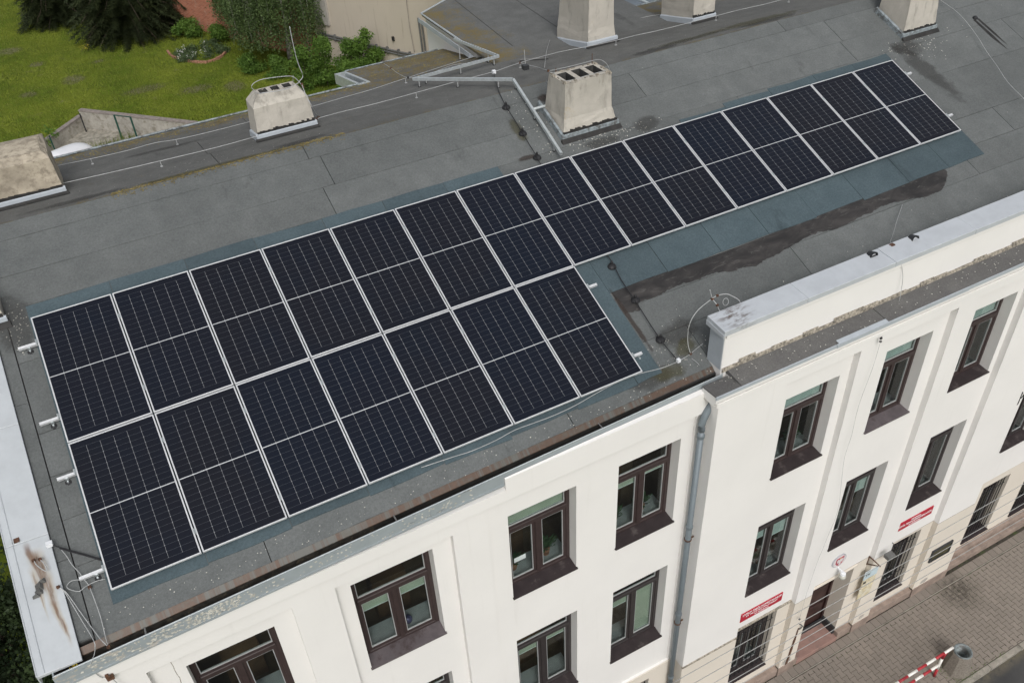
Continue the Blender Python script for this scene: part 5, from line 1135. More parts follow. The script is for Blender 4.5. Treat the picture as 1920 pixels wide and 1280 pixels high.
b_ = thing('wall_bracket', (13.18, YN, 2.75), 'black triangular iron bracket between the door and the notices', 'bracket')
m = MB(); m.tube([(13.2, YN - .01, 2.70), (13.2, YN - .32, 2.70)], .014, 5, smooth_pts=False); m.tube([(13.2, YN - .01, 2.70), (13.2, YN - .01, 2.42)], .012, 5, smooth_pts=False); m.tube([(13.2, YN - .30, 2.69), (13.2, YN - .01, 2.44)], .012, 5, smooth_pts=False); m.build('iron', 'rustmetal', b_)
n_ = thing('notice_board', (13.3, YB, 2.2), 'pale blue notice board above the yellow one beside the entrance', 'notice'); bx(13.06, 13.45, YB - .02, YB - .002, 2.09, 2.36).build('board', 'notice_blue', n_); text_mesh('TK', .13, 'conduit', n_, (-.15, -.022, .04)); 
n_ = thing('notice_board', (13.3, YB, 1.7), 'yellow weathered notice board below the pale blue one', 'notice'); bx(13.06, 13.45, YB - .02, YB - .002, 1.78, 2.07).build('board', 'notice_yellow', n_); bx(13.05, 13.43, YB - .02, YB - .002, 1.38, 1.75).build('lower_board', 'notice_yellow', n_); bx(13.08, 13.16, YB - .026, YB - .02, 1.95, 2.02).build('mark', 'black', n_)
p_ = thing('wall_plaque', (15.65, YB, 1.4), 'dark framed olive plaque at the corner of the beige wall', 'plaque'); m = MB(); m.box(15.33, 15.37, YB - .04, YB - .004, 1.2, 1.62); m.box(15.95, 15.99, YB - .04, YB - .004, 1.2, 1.62); m.box(15.37, 15.95, YB - .04, YB - .004, 1.2, 1.24); m.box(15.37, 15.95, YB - .04, YB - .004, 1.57, 1.62); m.build('frame', 'darktile', p_); bx(15.37, 15.95, YB - .025, YB - .004, 1.24, 1.57).build('plate', 'plaque', p_)
cr = thing('cable_chase', (11.28, YB, .8), 'broken dark cable chase running up the pillar left of the door', 'cable chase'); m = MB()
P = [(11.345, 1.62, .012), (11.335, 1.5, .022), (11.33, 1.35, .018), (11.315, 1.2, .035), (11.30, 1.0, .03), (11.29, .85, .04), (11.275, .6, .03), (11.26, .45, .036), (11.245, .2, .03), (11.235, .02, .026)]
for a, b in zip(P, P[1:]): m.hexa([(b[0] - b[2], YB - .012, b[1]), (b[0] + b[2], YB - .012, b[1]), (b[0] + b[2], YB - .004, b[1]), (b[0] - b[2], YB - .004, b[1])], [(a[0] - a[2], YB - .012, a[1]), (a[0] + a[2], YB - .012, a[1]), (a[0] + a[2], YB - .004, a[1]), (a[0] - a[2], YB - .004, a[1])])
m.build('chase', 'rustmetal', cr); MB().tube([(11.34, YB - .02, 1.78), (11.40, YB - .05, 1.70), (11.36, YB - .02, 1.58)], .014, 5).build('clip', 'conduit', cr)
h = thing('wall_hook', (17.7, -4.2, 6.6), 'looped black cables hanging from the wall at the right edge', 'cable hook')
def wl_(pts): 
    m = MB(); m.tube(pts, .012, 5); m.build('cable', 'black', h, smooth=True)
hk = PTS['c_hook']; wl_(hk); wl_([(p[0] + .1, p[1], p[2] + .12 + .1 * i) for i, p in enumerate(hk[2:])])
wc = PTS['facc'][0]; c_ = thing('wire_clip', wc, 'dark wire clip fixed to the white wall below the gutter end', 'clip'); bx(wc[0] - .05, wc[0] + .03, wc[1] - .01, wc[1] + .08, wc[2] - .05, wc[2] + .03).build('clip', 'rustmetal', c_)
# street side: bin and barrier
b_ = thing('litter_bin', (14.60, -6.30, 0), 'octagonal concrete litter bin with a metal liner by the kerb', 'litter bin')
def octo(r): return [(14.60 + r * math.cos(math.pi / 8 + k * math.pi / 4), -6.30 + r * math.sin(math.pi / 8 + k * math.pi / 4)) for k in range(8)]
m = MB(); lo, hi, inn = octo(.30), octo(.215), octo(.18); HB = .60
m.v = [(x, y, 0) for x, y in lo] + [(x, y, HB) for x, y in hi] + [(x, y, HB) for x, y in inn] + [(x, y, .2) for x, y in inn]
for i in range(8):
    j = (i + 1) % 8; m.f += [(i, j, 8 + j, 8 + i), (8 + i, 8 + j, 16 + j, 16 + i), (16 + i, 16 + j, 24 + j, 24 + i)]
m.f.append(tuple(range(24, 32))); m.m = [0] * len(m.f); m.build('body', 'concrete', b_, bevel=.01)
m = MB(); m.lathe([(.172, .25), (.172, .605), (.196, .615), (.196, .63), (.162, .63), (.157, .26), (.0, .26)], (14.60, -6.30, 0), 24, caps=False); m.build('liner', 'liner', b_, smooth=True)
g = thing('street_barrier', (13.2, -6.2, 0), 'red and white tube barrier beside the litter bin', 'barrier')
def stripes(x0, x1, z, y=-6.22, r=.03, L=.27):
    x = x1; k = 0
    while x > x0:
        a = max(x - L, x0); MB().tube([(a, y, z), (x, y, z)], r, 10, smooth_pts=False).build('band', 'white' if k % 2 == 0 else 'red', g, smooth=True); x = a; k += 1
stripes(11.2, 14.27, .92); stripes(11.25, 14.0, .45, L=.24)
for x in (14.02, 11.3):
    MB().tube([(x + .05, -6.22, .90), (x, -6.22, .70)], .03, 10, smooth_pts=False).build('post', 'red', g, smooth=True); MB().tube([(x, -6.22, .70), (x, -6.22, .30)], .03, 10, smooth_pts=False).build('post', 'white', g, smooth=True); MB().tube([(x, -6.22, .30), (x, -6.22, -.02)], .03, 10, smooth_pts=False).build('post', 'red', g, smooth=True)
mo = MB()
for i in range(900):
    a = random.uniform(0, 6.28); rr = random.gauss(.33, .05); x, y = 14.60 + rr * math.cos(a), -6.30 + rr * math.sin(a)
    if random.random() < .45: x, y = random.uniform(12, 15.8), random.gauss(-6.60, .03)
    s_ = random.uniform(.006, .018); t = random.uniform(0, 6.28); mo.face([(x, y, .0), (x + s_ * math.cos(t), y + s_ * math.sin(t), .0 + s_), (x + s_ * math.cos(t + 1), y + s_ * math.sin(t + 1), .004)])
tag(mo.build('pavement_weeds', 'bush', pavement), kind='stuff')

# potted plants and a glass ball on inner sills
def potplant(x, y, z, label, s=1.0):
    o = thing('potted_plant', (x, y, z), label, 'potted plant', 'plants behind window panes'); MB().lathe([(.045 * s, 0), (.06 * s, .09 * s), (.05 * s, .09 * s)], (x, y, z), 10).build('pot', 'edging', o)
    m = MB()
    for i in range(70):
        a = random.uniform(0, 6.28); e = random.uniform(.2, 1.4); l = random.uniform(.08, .2) * s; px, py, pz = x + l * math.cos(a) * math.cos(e), y + l * math.sin(a) * math.cos(e) * .6, z + .09 * s + l * math.sin(e); w_ = .018 * s
        m.face([(x, y, z + .09 * s), (px - w_, py, pz), (px + .03 * s * math.cos(a), py, pz + .03 * s), (px + w_, py, pz)])
    m.build('leaves', 'leafy_dark', o)
def sy(yf): return yf + .2 + .065 + .18
potplant(6.98, sy(YA + .04), LW['w3'][2] + .05, 'dark plant in the left pane of the window beside the downpipe', 1.2); potplant(7.52, sy(YA + .04), LW['w3'][2] + .05, 'dark plant in the right pane of the window beside the downpipe', 1.2)
potplant(5.70, sy(YA + .04), LW['w2'][2] + .05, 'plant behind the right pane of the window with the full green blind', 1.3); potplant(5.12, sy(YA + .04), LW['w2'][2] + .05, 'plant behind the left pane of the window with the full green blind', 1.2)
potplant(10.5, sy(YN), RW['a1'][2] + .05, 'green plant behind the first upper window right of the downpipe', 1.3); potplant(10.35, sy(YN), RW['b1'][2] + .05, 'plant in the middle floor window above the first red sign', 1.1)
o = thing('glass_ball', (3.32, sy(YA + .1), 6.97), 'blue glass ball on the inner sill of the window with a grey outer sill', 'ornament'); MB().lathe([(.075 * math.sin(math.pi * k / 9), .075 - .075 * math.cos(math.pi * k / 9)) for k in range(10)], (3.32, sy(YA + .1) - .05, 6.885), 14, caps=False).build('ball', 'ball', o, smooth=True)
o = thing('paper_note', (5.15, -3.95, 7.4), 'white paper note stuck inside the left pane of the green blind window', 'paper note'); bx(5.04, 5.24, YA + .265, YA + .268, 7.42, 7.52).build('paper', 'whiteplastic', o)

# pale specks (bird droppings, lichen, chips of render) lying on the felt
fk = MB()
def speck(x, y, s_, lift=.004):
    a = random.uniform(0, 6.28); n = random.choice((4, 5)); fk.face([(x + s_ * random.uniform(.6, 1.2) * math.cos(a + k * 6.283 / n), y + s_ * random.uniform(.5, 1.1) * math.sin(a + k * 6.283 / n), zr(y + s_ * math.sin(a + k * 6.283 / n)) + lift) for k in range(n)])
def okp(x, y): return not (-.05 < x < 15.85 and -2.05 < y < .05) and not (-.05 < x < 7.45 and y < -1.9 and y > -3.85)
for i in range(1700):
    q = random.random()
    if q < .30: x, y, s_ = random.uniform(-.4, 22), random.uniform(1.8, 4.8), random.uniform(.005, .014)
    elif q < .40: x, y, s_ = random.uniform(-.4, 8.3), random.uniform(-4.06, -3.86), random.uniform(.005, .016)
    elif q < .60: x, y, s_ = random.uniform(8.5, 22), random.gauss(-3.6, .18), random.uniform(.006, .016)
    elif q < .66: x, y, s_ = random.gauss(8.0, .35), random.gauss(-3.6, .25), random.uniform(.007, .018)
    elif q < .74: x, y, s_ = random.gauss(9.3, .45), random.gauss(.28, .08), random.uniform(.008, .022)
    elif q < .82: x, y, s_ = random.gauss(16.9, .45), random.gauss(.25, .2), random.uniform(.008, .026)
    elif q < .86: x, y, s_ = random.gauss(-.15, .12), random.gauss(.0, .2), random.uniform(.008, .022)
    elif q < .90: x, y, s_ = random.gauss(8.3, .15), random.gauss(.9, .5), random.uniform(.006, .018)
    elif q < .95: x, y, s_ = random.gauss(3.2, .9), random.gauss(2.25, .2), random.uniform(.008, .02)
    else: x, y, s_ = random.uniform(-.4, 22), random.uniform(-4.0, 1.7), random.uniform(.004, .012)
    if y < -3.8 and x > 8.5 or y < -4.1 or x < -.45 or not okp(x, y): continue
    speck(x, y, s_ * .62, .006)
for i in range(220):
    x, y, s_ = random.uniform(8.2, 22), random.uniform(-4.5, -4.25), random.uniform(.005, .013); a = random.uniform(0, 6)
    z = 9.845 + (y + 4.55) * .15 + .004; fk.face([(x + s_ * math.cos(a + k * 1.57), y + s_ * math.sin(a + k * 1.57), z) for k in range(4)])
tag(fk.build('pale_flakes', 'flake', bld), kind='stuff')
# moss and lichen cushions on the rear strips
ms = MB()
for i in range(5200):
    q = random.random()
    if q < .35: x, y = random.uniform(7, 9.6), random.triangular(4.2, 6.8, 6.6)
    elif q < .7: x, y = random.uniform(-.4, 6.8), 5.12 - abs(random.gauss(0, .28))
    else: x, y = random.uniform(1.5, 5.2), 1.78 + random.gauss(0, .05)
    if (x > 6.85 and y > 6.78) or (x < 6.85 and y > 5.1): continue
    s_ = random.uniform(.006, .02); a = random.uniform(0, 6.28)
    ms.face([(x + s_ * random.uniform(.5, 1.2) * math.cos(a + k * 1.57), y + s_ * random.uniform(.5, 1.2) * math.sin(a + k * 1.57), zr(y) + random.uniform(.004, .009)) for k in range(4)])
tag(ms.build('moss', simple('lichen', (.20, .16, .06), .95, var=.4, scale=6), roof), kind='stuff')
# ------------------------------------------------------------------ rear wing, lower roof, neighbour wall
wg = thing('rear_wing', (11, 8, 0), 'rear wing with a flat mossy felt roof and white side wall', 'building')
m = MB(); m.polyz([(9.14, 4.02), (9.14, 7.70), (13.4, 10.4), (13.4, 4.02)][::-1], 11.6, 11.65)
m.build('roof', 'bitumen_wing', wg)
m = MB(); m.polyz([(9.20, 5.0), (9.20, 7.62), (13.3, 10.2), (13.3, 5.0)][::-1], 0, 11.6); m.build('wall', 'white_wall', wg)
m = MB(); m.tube([(9.13, 5.5, 11.66), (9.13, 7.70, 11.66), (13.4, 10.42, 11.66)], .02, 6, smooth_pts=False); m.build('edge_trim', 'galv', wg)
m = MB(); m.box(9.03, 9.13, 5.0, 7.65, 11.5, 11.52); m.box(9.02, 9.03, 5.0, 7.65, 11.5, 11.6); m.build('gutter', 'zinc', wg)
for y in (5.9, 6.9): pass
sm_ = MB()
for a, b in (((10.2, 8.3), (9.9, 4.7)), ((11.5, 9.1), (11.2, 4.7))):
    sm_.hexa([(a[0], a[1], 11.651), (a[0] + .012, a[1], 11.651), (b[0] + .012, b[1], 11.651), (b[0], b[1], 11.651)], [(a[0], a[1], 11.653), (a[0] + .012, a[1], 11.653), (b[0] + .012, b[1], 11.653), (b[0], b[1], 11.653)])
sm_.build('felt_seam', 'deck', wg)
lr = thing('lower_rear_building', (16, 9, 0), 'lower blue grey roof seen beyond the rear edge at the top', 'building')
bx(16.6, 36, 9.0, 24, 0, 8.8).build('wall', 'rough_wall', lr); bx(16.5, 36.1, 8.9, 24.1, 8.8, 8.9).build('roof', simple('blue_grey_felt', (.13, .155, .18), .8, var=.15, scale=2), lr); bx(18.6, 18.7, 8.9, 24, 8.905, 8.95).build('roof_trim', 'galv', lr)

nb = thing('neighbour_building', (16.5, 32, 0), 'tall neighbouring building with a bare rough beige firewall', 'building')
A, Bp = Vector((14.62, 36.27)), Vector((18.32, 27.69)); dW = (Bp - A).normalized(); nW = Vector((-abs(dW.y), -abs(dW.x)))   # faces the camera side
A2 = A - dW * .5; B2 = Bp + dW * 8
def q2(p, off=0.0): return (p.x - nW.x * off, p.y - nW.y * off)
m = MB(); m.polyz([q2(A2), q2(B2), q2(B2, 9), q2(A2, 9)], 0, 10); m.build('wall', 'rough_wall', nb)
m = MB(); m.polyz([q2(A2, -.1), q2(B2, -.1), q2(B2, 9), q2(A2, 9)], 10, 10.1); m.build('roof', 'bitumen_dark', nb)
m = MB(); m.polyz([q2(A2 + dW * .3, -.12), q2(A2 + dW * 1.3, -.12), q2(A2 + dW * 1.3, .05), q2(A2 + dW * .3, .05)], 2.3, 9); m.build('buttress', simple('grey_render', (.36, .34, .31), .9, var=.1), nb)
m = MB(); P = [Vector(p) for p in PTS['cond']]; m.tube(P, .05, 6, smooth_pts=False); m.tube([p + Vector((0, 0, -.14)) for p in P], .05, 6, smooth_pts=False); m.build('wall_conduit', 'conduit', nb)
m = MB(); P = [Vector(p) for p in PTS['condv']]; m.tube(P, .05, 6, smooth_pts=False); m.tube([p + Vector((dW.x * .2, dW.y * .2, -.1)) for p in P], .05, 6, smooth_pts=False); m.build('riser_conduit', 'conduit', nb)
for k in range(9):
    a = Vector(PTS['cond'][0]).lerp(Vector(PTS['cond'][-1]), (k + .5) / 9.5); bx(a.x - .05, a.x + .05, a.y - .05, a.y + .05, a.z - .25, a.z + .1).build('conduit_bracket', 'conduit', nb)
h_ = PTS['hole']; bx(h_[0] - .05, h_[0] + .05, h_[1] - .07, h_[1] + .07, h_[2] - .1, h_[2] + .1).build('vent_hole', 'black', nb)
m = MB(); m.tube(PTS['crack'], .02, 4, smooth_pts=False); m.build('joint', 'gardencap', nb)
a0 = Bp - dW * 2.3; m = MB(); m.polyz([q2(a0, -.03), q2(Bp + dW * 3, -.03), q2(Bp + dW * 3, .02), q2(a0, .02)], 0, 1.1); m.build('plinth_render', 'white_wall', nb)

bw = thing('brick_wall', (12, 42, 0), 'old red brick garden wall behind the hanging branches', 'brick wall')
A3, B3 = Vector((8.2, 49.2)), Vector((14.45, 37.0)); L3 = (B3 - A3).length; ang = math.atan2(B3.y - A3.y, B3.x - A3.x)
m = MB(); m.box(0, L3, 0, .35, 0, 3.0); o = m.build('masonry', 'brick', bw, local=True); o.rotation_euler = (0, 0, ang); o.location = (A3.x - 12, A3.y - 42, 0)
# brick texture works in the XZ plane: turn it by using a rotated copy of coordinates
nt = M['brick'].node_tree; mp = nt.nodes.new('ShaderNodeMapping'); mp.inputs['Rotation'].default_value = (math.pi / 2, 0, 0); bt = [n for n in nt.nodes if n.type == 'TEX_BRICK'][0]; src = bt.inputs['Vector'].links[0].from_socket; nt.links.new(src, mp.inputs[0]); nt.links.new(mp.outputs[0], bt.inputs['Vector'])
m = MB()
for k in range(int(L3 / .27)): m.box(k * .27, k * .27 + .255, -.02, .37, 3.001, 3.07)
o = m.build('coping_course', 'edging', bw, local=True); o.rotation_euler = (0, 0, ang); o.location = (A3.x - 12, A3.y - 42, 0); o['kind'] = 'stuff'

# ------------------------------------------------------------------ garden: low walls, posts, tank, flower bed
def lowwall(a, b, h, label):
    a, b = Vector(a), Vector(b); d = (b - a).normalized(); n = Vector((-d.y, d.x)) * .09; t = thing('garden_wall', ((a.x + b.x) / 2, (a.y + b.y) / 2, 0), label, 'low wall', 'low garden walls round the sandy yard')
    m = MB(); m.polyz([tuple(a - n), tuple(b - n), tuple(b + n), tuple(a + n)], 0, h); m.build('wall', 'gardenwall', t); n2 = n * 1.35; m = MB(); m.polyz([tuple(a - n2), tuple(b - n2), tuple(b + n2), tuple(a + n2)], h, h + .07); m.build('cap', 'gardencap', t)
lowwall((-1.6, 31.9), (1.48, 35.3), .62, 'low pale wall on the left side of the sandy yard'); lowwall((1.55, 35.3), (6.2, 30.4), .9, 'low pale wall on the right side of the sandy yard')
tag(MB().polyz([(-2.2, 31), (1.48, 35.2), (6.2, 30.4), (5, 24), (-2, 24)][::-1], .001, .02).build('yard', 'sand'), kind='structure')
def post(x, y, h, label, mat='green'):
    t = thing('fence_post', (x, y, 0), label, 'fence post', 'posts in the sandy yard'); bx(x - .03, x + .03, y - .03, y + .03, 0, h).build('post', mat, t); bx(x - .035, x + .035, y - .035, y + .035, h, h + .02).build('cap', 'black', t)
post(1.48, 34.7, .95, 'black post standing at the corner of the two low walls', 'black'); post(-.12, 33.0, .9, 'green post with climbing leaves by the old brown chimney')
gtn = thing('gate_frame', (3.3, 33, 0), 'dark green open gate frame against the right low wall', 'gate frame'); bx(2.86, 2.94, 32.8, 32.88, 0, 1.25).build('post', 'green', gtn); bx(3.5, 3.58, 32.1, 32.18, 0, 1.25).build('post', 'green', gtn)
m = MB(); m.tube([(2.9, 32.84, 1.24), (3.54, 32.14, 1.24)], .025, 4, smooth_pts=False); m.build('top_rail', 'green', gtn)
tk = thing('white_tank', (.9, 29.5, 0), 'smooth white rounded tank peeking over the rear gutter', 'tank')
m = MB(); prof = []; n = 14
for i in range(n + 1): t = i / n; prof.append((max(.001, .8 * math.sqrt(max(0, 1 - (2 * abs(t - .5)) ** 4))) , t * 3.4))
m.lathe(prof, (0, 0, 0), 24, caps=False); o = m.build('shell', 'tank', tk, smooth=True, local=True); o.location = (.45, .6, .75); o.rotation_euler = (R(78), 0, R(-38))
bx(-.2, 2.0, 28.4, 28.8, 0, .3).build('cradle', 'concrete', tk)

def tuft_field(name, n, area, hmin, hmax, mat, w=.012, exclude=None, lean=.5):
    pts = []
    x0, x1, y0, y1 = area
    X = rng.uniform(x0, x1, n * 2); Y = rng.uniform(y0, y1, n * 2); keep = np.ones(len(X), bool)
    if exclude is not None: keep &= ~exclude(X, Y)
    X, Y = X[keep][:n], Y[keep][:n]; k = len(X); a = rng.uniform(0, 6.283, k); H = rng.uniform(hmin, hmax, k); l = rng.uniform(0, lean, k) * H; b = rng.uniform(0, 6.283, k)
    V = np.zeros((k, 3, 3)); ww = w * rng.uniform(.6, 1.4, k)
    V[:, 0] = np.stack([X - ww * np.cos(a), Y - ww * np.sin(a), np.zeros(k)], 1); V[:, 1] = np.stack([X + ww * np.cos(a), Y + ww * np.sin(a), np.zeros(k)], 1); V[:, 2] = np.stack([X + l * np.cos(b), Y + l * np.sin(b), H], 1)
    return mesh_np(name, V.reshape(-1, 3), 3, mat)
def mesh_np(name, V, vpf, mat, parent=None, smooth=False):
    me = bpy.data.meshes.new(name); nf = len(V) // vpf
    me.vertices.add(len(V)); me.vertices.foreach_set('co', V.astype(np.float32).ravel()); me.loops.add(len(V)); me.loops.foreach_set('vertex_index', np.arange(len(V), dtype=np.int32))
    me.polygons.add(nf); me.polygons.foreach_set('loop_start', np.arange(0, len(V), vpf, dtype=np.int32)); me.polygons.foreach_set('loop_total', np.full(nf, vpf, dtype=np.int32)); me.update(calc_edges=True)
    me.materials.append(M[mat] if isinstance(mat, str) else mat); o = bpy.data.objects.new(name, me); COL.objects.link(o)
    if parent is not None: o.parent = parent
    return o
def yard(X, Y): return ((Y < 35.3 - abs(X - 1.5) * 1.08) & (X > -2) & (X < 6.5)) | ((X > 13.6) & (Y > 33))
BARE = [(1.8, 42.4, .7, .8), (.2, 46.2, .5, .5), (-1.0, 49.6, .8, .7), (3.4, 44.5, .4, .3), (5.0, 38.6, 1.3, .6), (7.4, 37.0, 1.0, .6), (-.6, 41.6, .5, .5), (9.3, 36.2, .6, .9)]
def patchy(X, Y):
    k = yard(X, Y); g = np.random.default_rng(3).random(len(X))
    for i, (a, b, rx, ry) in enumerate(BARE):
        d = ((X - a) / rx) ** 2 + ((Y - b) / ry) ** 2 + .35 * np.sin(X * 5 + i) * np.sin(Y * 6); k |= (d < 1.3) & (g > (.3 if i < 3 else .6) + .5 * np.clip(d, 0, 1.3))
    return k
for i, (a, b, rx, ry) in enumerate(BARE):
    m = MB(); m.face([(-1.4, -1.4, 0), (1.4, -1.4, 0), (1.4, 1.4, 0), (-1.4, 1.4, 0)]); o = m.build('bare_earth', 'earth_soft'); o.location = (a, b, .004 + i * .001); o.scale = (rx * 1.2, ry * 1.2, 1); tag(o, kind='structure')
tag(tuft_field('grass', 230000, (-9, 16, 27, 64), .04, .15, 'grassblade', .015, patchy), kind='stuff')
o = tuft_field('tall_grass', 2500, (-1.0, 3.4, 30.2, 32.0), .3, .8, 'grassblade', .02, None, .35); tag(o, kind='stuff')

fb = thing('flower_bed', (8.8, 42, 0), 'rounded flower bed with a brick edging on the lawn', 'flower bed')
edge = [(7.24, 43.5), (7.24, 43.0), (7.34, 42.41), (7.88, 41.34), (8.3, 40.8), (8.74, 40.45), (9.2, 40.5), (9.55, 40.66), (9.85, 40.95), (10.2, 41.5)]
def along(P, s):
    Q = [Vector((a, b, 0)) for a, b in P]; L = [0]
    for a, b in zip(Q, Q[1:]): L.append(L[-1] + (b - a).length)
    out = []; t = 0
    while t < L[-1]:
        i = max(k for k in range(len(L)) if L[k] <= t); i = min(i, len(Q) - 2); f = (t - L[i]) / (L[i + 1] - L[i]); out.append((Q[i].lerp(Q[i + 1], f), (Q[i + 1] - Q[i]).normalized())); t += s
    return out
for p, d in along(edge, .27):
    n = Vector((-d.y, d.x, 0)) * .06; e = d * .122; m = MB(); m.polyz([(v.x, v.y) for v in (p - n - e, p + e - n, p + n + e, p + n - e)], 0, .13 + random.uniform(-.01, .02)); m.build('edging_brick', 'edging', fb)
def leafcloud(c, r, n, size, seed=0, shell=.6, flat=1.0):
    g = np.random.default_rng(seed); d = g.normal(size=(n, 3)); d /= np.linalg.norm(d, axis=1)[:, None]; rad = (shell + (1 - shell) * g.random(n)) ** 1.0
    P = np.array(c) + d * rad[:, None] * np.array(r); P += g.normal(size=P.shape) * size * .6
    a = g.normal(size=(n, 3)) + d * .6; a /= np.linalg.norm(a, axis=1)[:, None]; b = np.cross(a, g.normal(size=(n, 3))); b /= np.linalg.norm(b, axis=1)[:, None]
    s = size * g.uniform(.5, 1.3, n)[:, None]; t = np.cross(a, b)
    return np.stack([P - b * s * .5, P + t * s * .32, P + b * s * .5, P - t * s * .32], 1).reshape(-1, 3)
V = [leafcloud((8.9 + random.uniform(-1.4, 1.3), 42.4 + random.uniform(-1.3, 1.4), .12), (.35, .35, random.uniform(.12, .4)), 260, .09, k, .2) for k in range(30)]
o = mesh_np('plants', np.concatenate(V), 4, 'bedplant', fb); o.location = (-8.8, -42, 0); o['kind'] = 'stuff'
V = [leafcloud((7.7 + random.uniform(-.4, 1.8), 42 + random.uniform(-.9, 1.0), .35), (.12, .12, .1), 14, .05, k + 50, .2) for k in range(16)]
o = mesh_np('white_blossoms', np.concatenate(V), 4, 'flower_white', fb); o.location = (-8.8, -42, 0); o['kind'] = 'stuff'
V = [leafcloud((x, y, .2), (.25, .25, .12), 40, .045, k + 90, .2) for k, (x, y) in enumerate([(2.9, 47), (3.1, 46.6), (3.3, 47.3)])]
o = mesh_np('yellow_flowers', np.concatenate(V), 4, 'flower_yellow'); tag(o, kind='stuff')

# ------------------------------------------------------------------ trees and bushes
def trunk(mb, x, y, h, r, lean=(0, 0)): mb.tube([(x, y, -.1), (x + lean[0] * .3, y + lean[1] * .3, h * .35), (x + lean[0], y + lean[1], h)], r, 8, taper=r * .25)
def tree(name, x, y, label, cat, clumps, n, size, mat, h, r, bark='bark', group=None, limbs=6, shell=.45):
    t = thing(name, (x, y, 0), label, cat, group)
    m = MB(); trunk(m, x, y, h, r)
    for k in range(min(limbs, len(clumps))):
        c = clumps[k][0]; m.tube([(x, y, h * (.25 + .5 * k / max(1, limbs))), ((x + c[0]) / 2, (y + c[1]) / 2, (h * .45 + c[2]) / 2), c], r * .35, 6, taper=r * .08)
    m.build('trunk', bark, t, smooth=True)
    tot = sum(c[1][0] * c[1][1] * c[1][2] for c in clumps); V = []
    for k, (c, rr) in enumerate(clumps): V.append(leafcloud(c, rr, max(60, int(n * rr[0] * rr[1] * rr[2] / tot)), size, int(abs(x * 97 + y * 13)) + k, shell))
    o = mesh_np('crown', np.concatenate(V), 4, mat, t); o.location = (-x, -y, 0); return t
def clumpset(x, y, z0, z1, R0, k, seed, rmin=.35, rmax=.7):
    g = random.Random(seed); out = []
    for i in range(k):
        z = g.uniform(z0, z1); f = math.sin(math.pi * (.15 + .8 * (z - z0) / (z1 - z0))); a = g.uniform(0, 6.28); q = math.sqrt(g.random()) * R0 * f; r = g.uniform(rmin, rmax)
        out.append(((x + q * math.cos(a), y + q * math.sin(a), z), (r, r, r * g.uniform(.6, .95))))
    return out
# big dark spruce: whorls of drooping boughs hung with needle sprays
def spruce(x, y, H, R0, label, seed=1, z0=.5):
    g = np.random.default_rng(seed); t = thing('spruce_tree', (x, y, 0), label, 'spruce'); m = MB(); m.tube([(x, y, -.1), (x, y, H)], .22, 8, taper=.03, smooth_pts=False); V = []
    z = z0
    while z < H - .3:
        rr = R0 * (1 - z / H) ** .8 * g.uniform(.85, 1.1); nb_ = int(9 + rr * 2.5)
        for k in range(nb_):
            a = 6.283 * (k + g.random()) / nb_; L = rr * g.uniform(.75, 1.1); dx, dy = math.cos(a), math.sin(a); ns = max(6, int(L / .065))
            if k % 3 == 0: m.tube([(x, y, z + .2), (x + dx * L * .55, y + dy * L * .55, z + .12), (x + dx * L, y + dy * L, z - .22 * L)], .03, 4, taper=.006)
            s = np.linspace(.15, 1, ns); bxp = x + dx * L * s; byp = y + dy * L * s; bzp = z + .2 - .42 * L * s ** 1.6
            for side in (-1, 1, 0, -.6, .6, -.3, .3):
                ll = (.24 * (1 - .5 * s) + .09) * g.uniform(.7, 1.3, ns)
                ex = bxp + (-dy * side * ll) + dx * ll * .5 + g.normal(0, .09, ns); ey = byp + dx * side * ll + dy * ll * .5 + g.normal(0, .09, ns); ez = bzp + ll * g.uniform(-.7, .35, ns)
                w = .022
                V.append(np.stack([np.stack([bxp - dx * w, byp - dy * w, bzp], 1), np.stack([bxp + dx * w, byp + dy * w, bzp - .01], 1), np.stack([ex + dx * w * .4, ey + dy * w * .4, ez], 1), np.stack([ex - dx * w * .4, ey - dy * w * .4, ez - .02], 1)], 1).reshape(-1, 3))
        z += g.uniform(.24, .36)
    m.build('trunk', 'bark', t, smooth=True); o = mesh_np('crown', np.concatenate(V), 4, 'spruce', t); o.location = (-x, -y, 0); return t
spruce(5.9, 47.9, 13, 3.4, 'large dark spruce with drooping boughs at the edge of the lawn', 3, .35)
spruce(2.3, 53.5, 11, 2.6, 'smaller dark spruce behind the large one at the upper left', 5, .3)
spruce(8.3, 48.9, 12, 2.5, 'dark spruce filling the gap left of the brick wall', 8, .3)
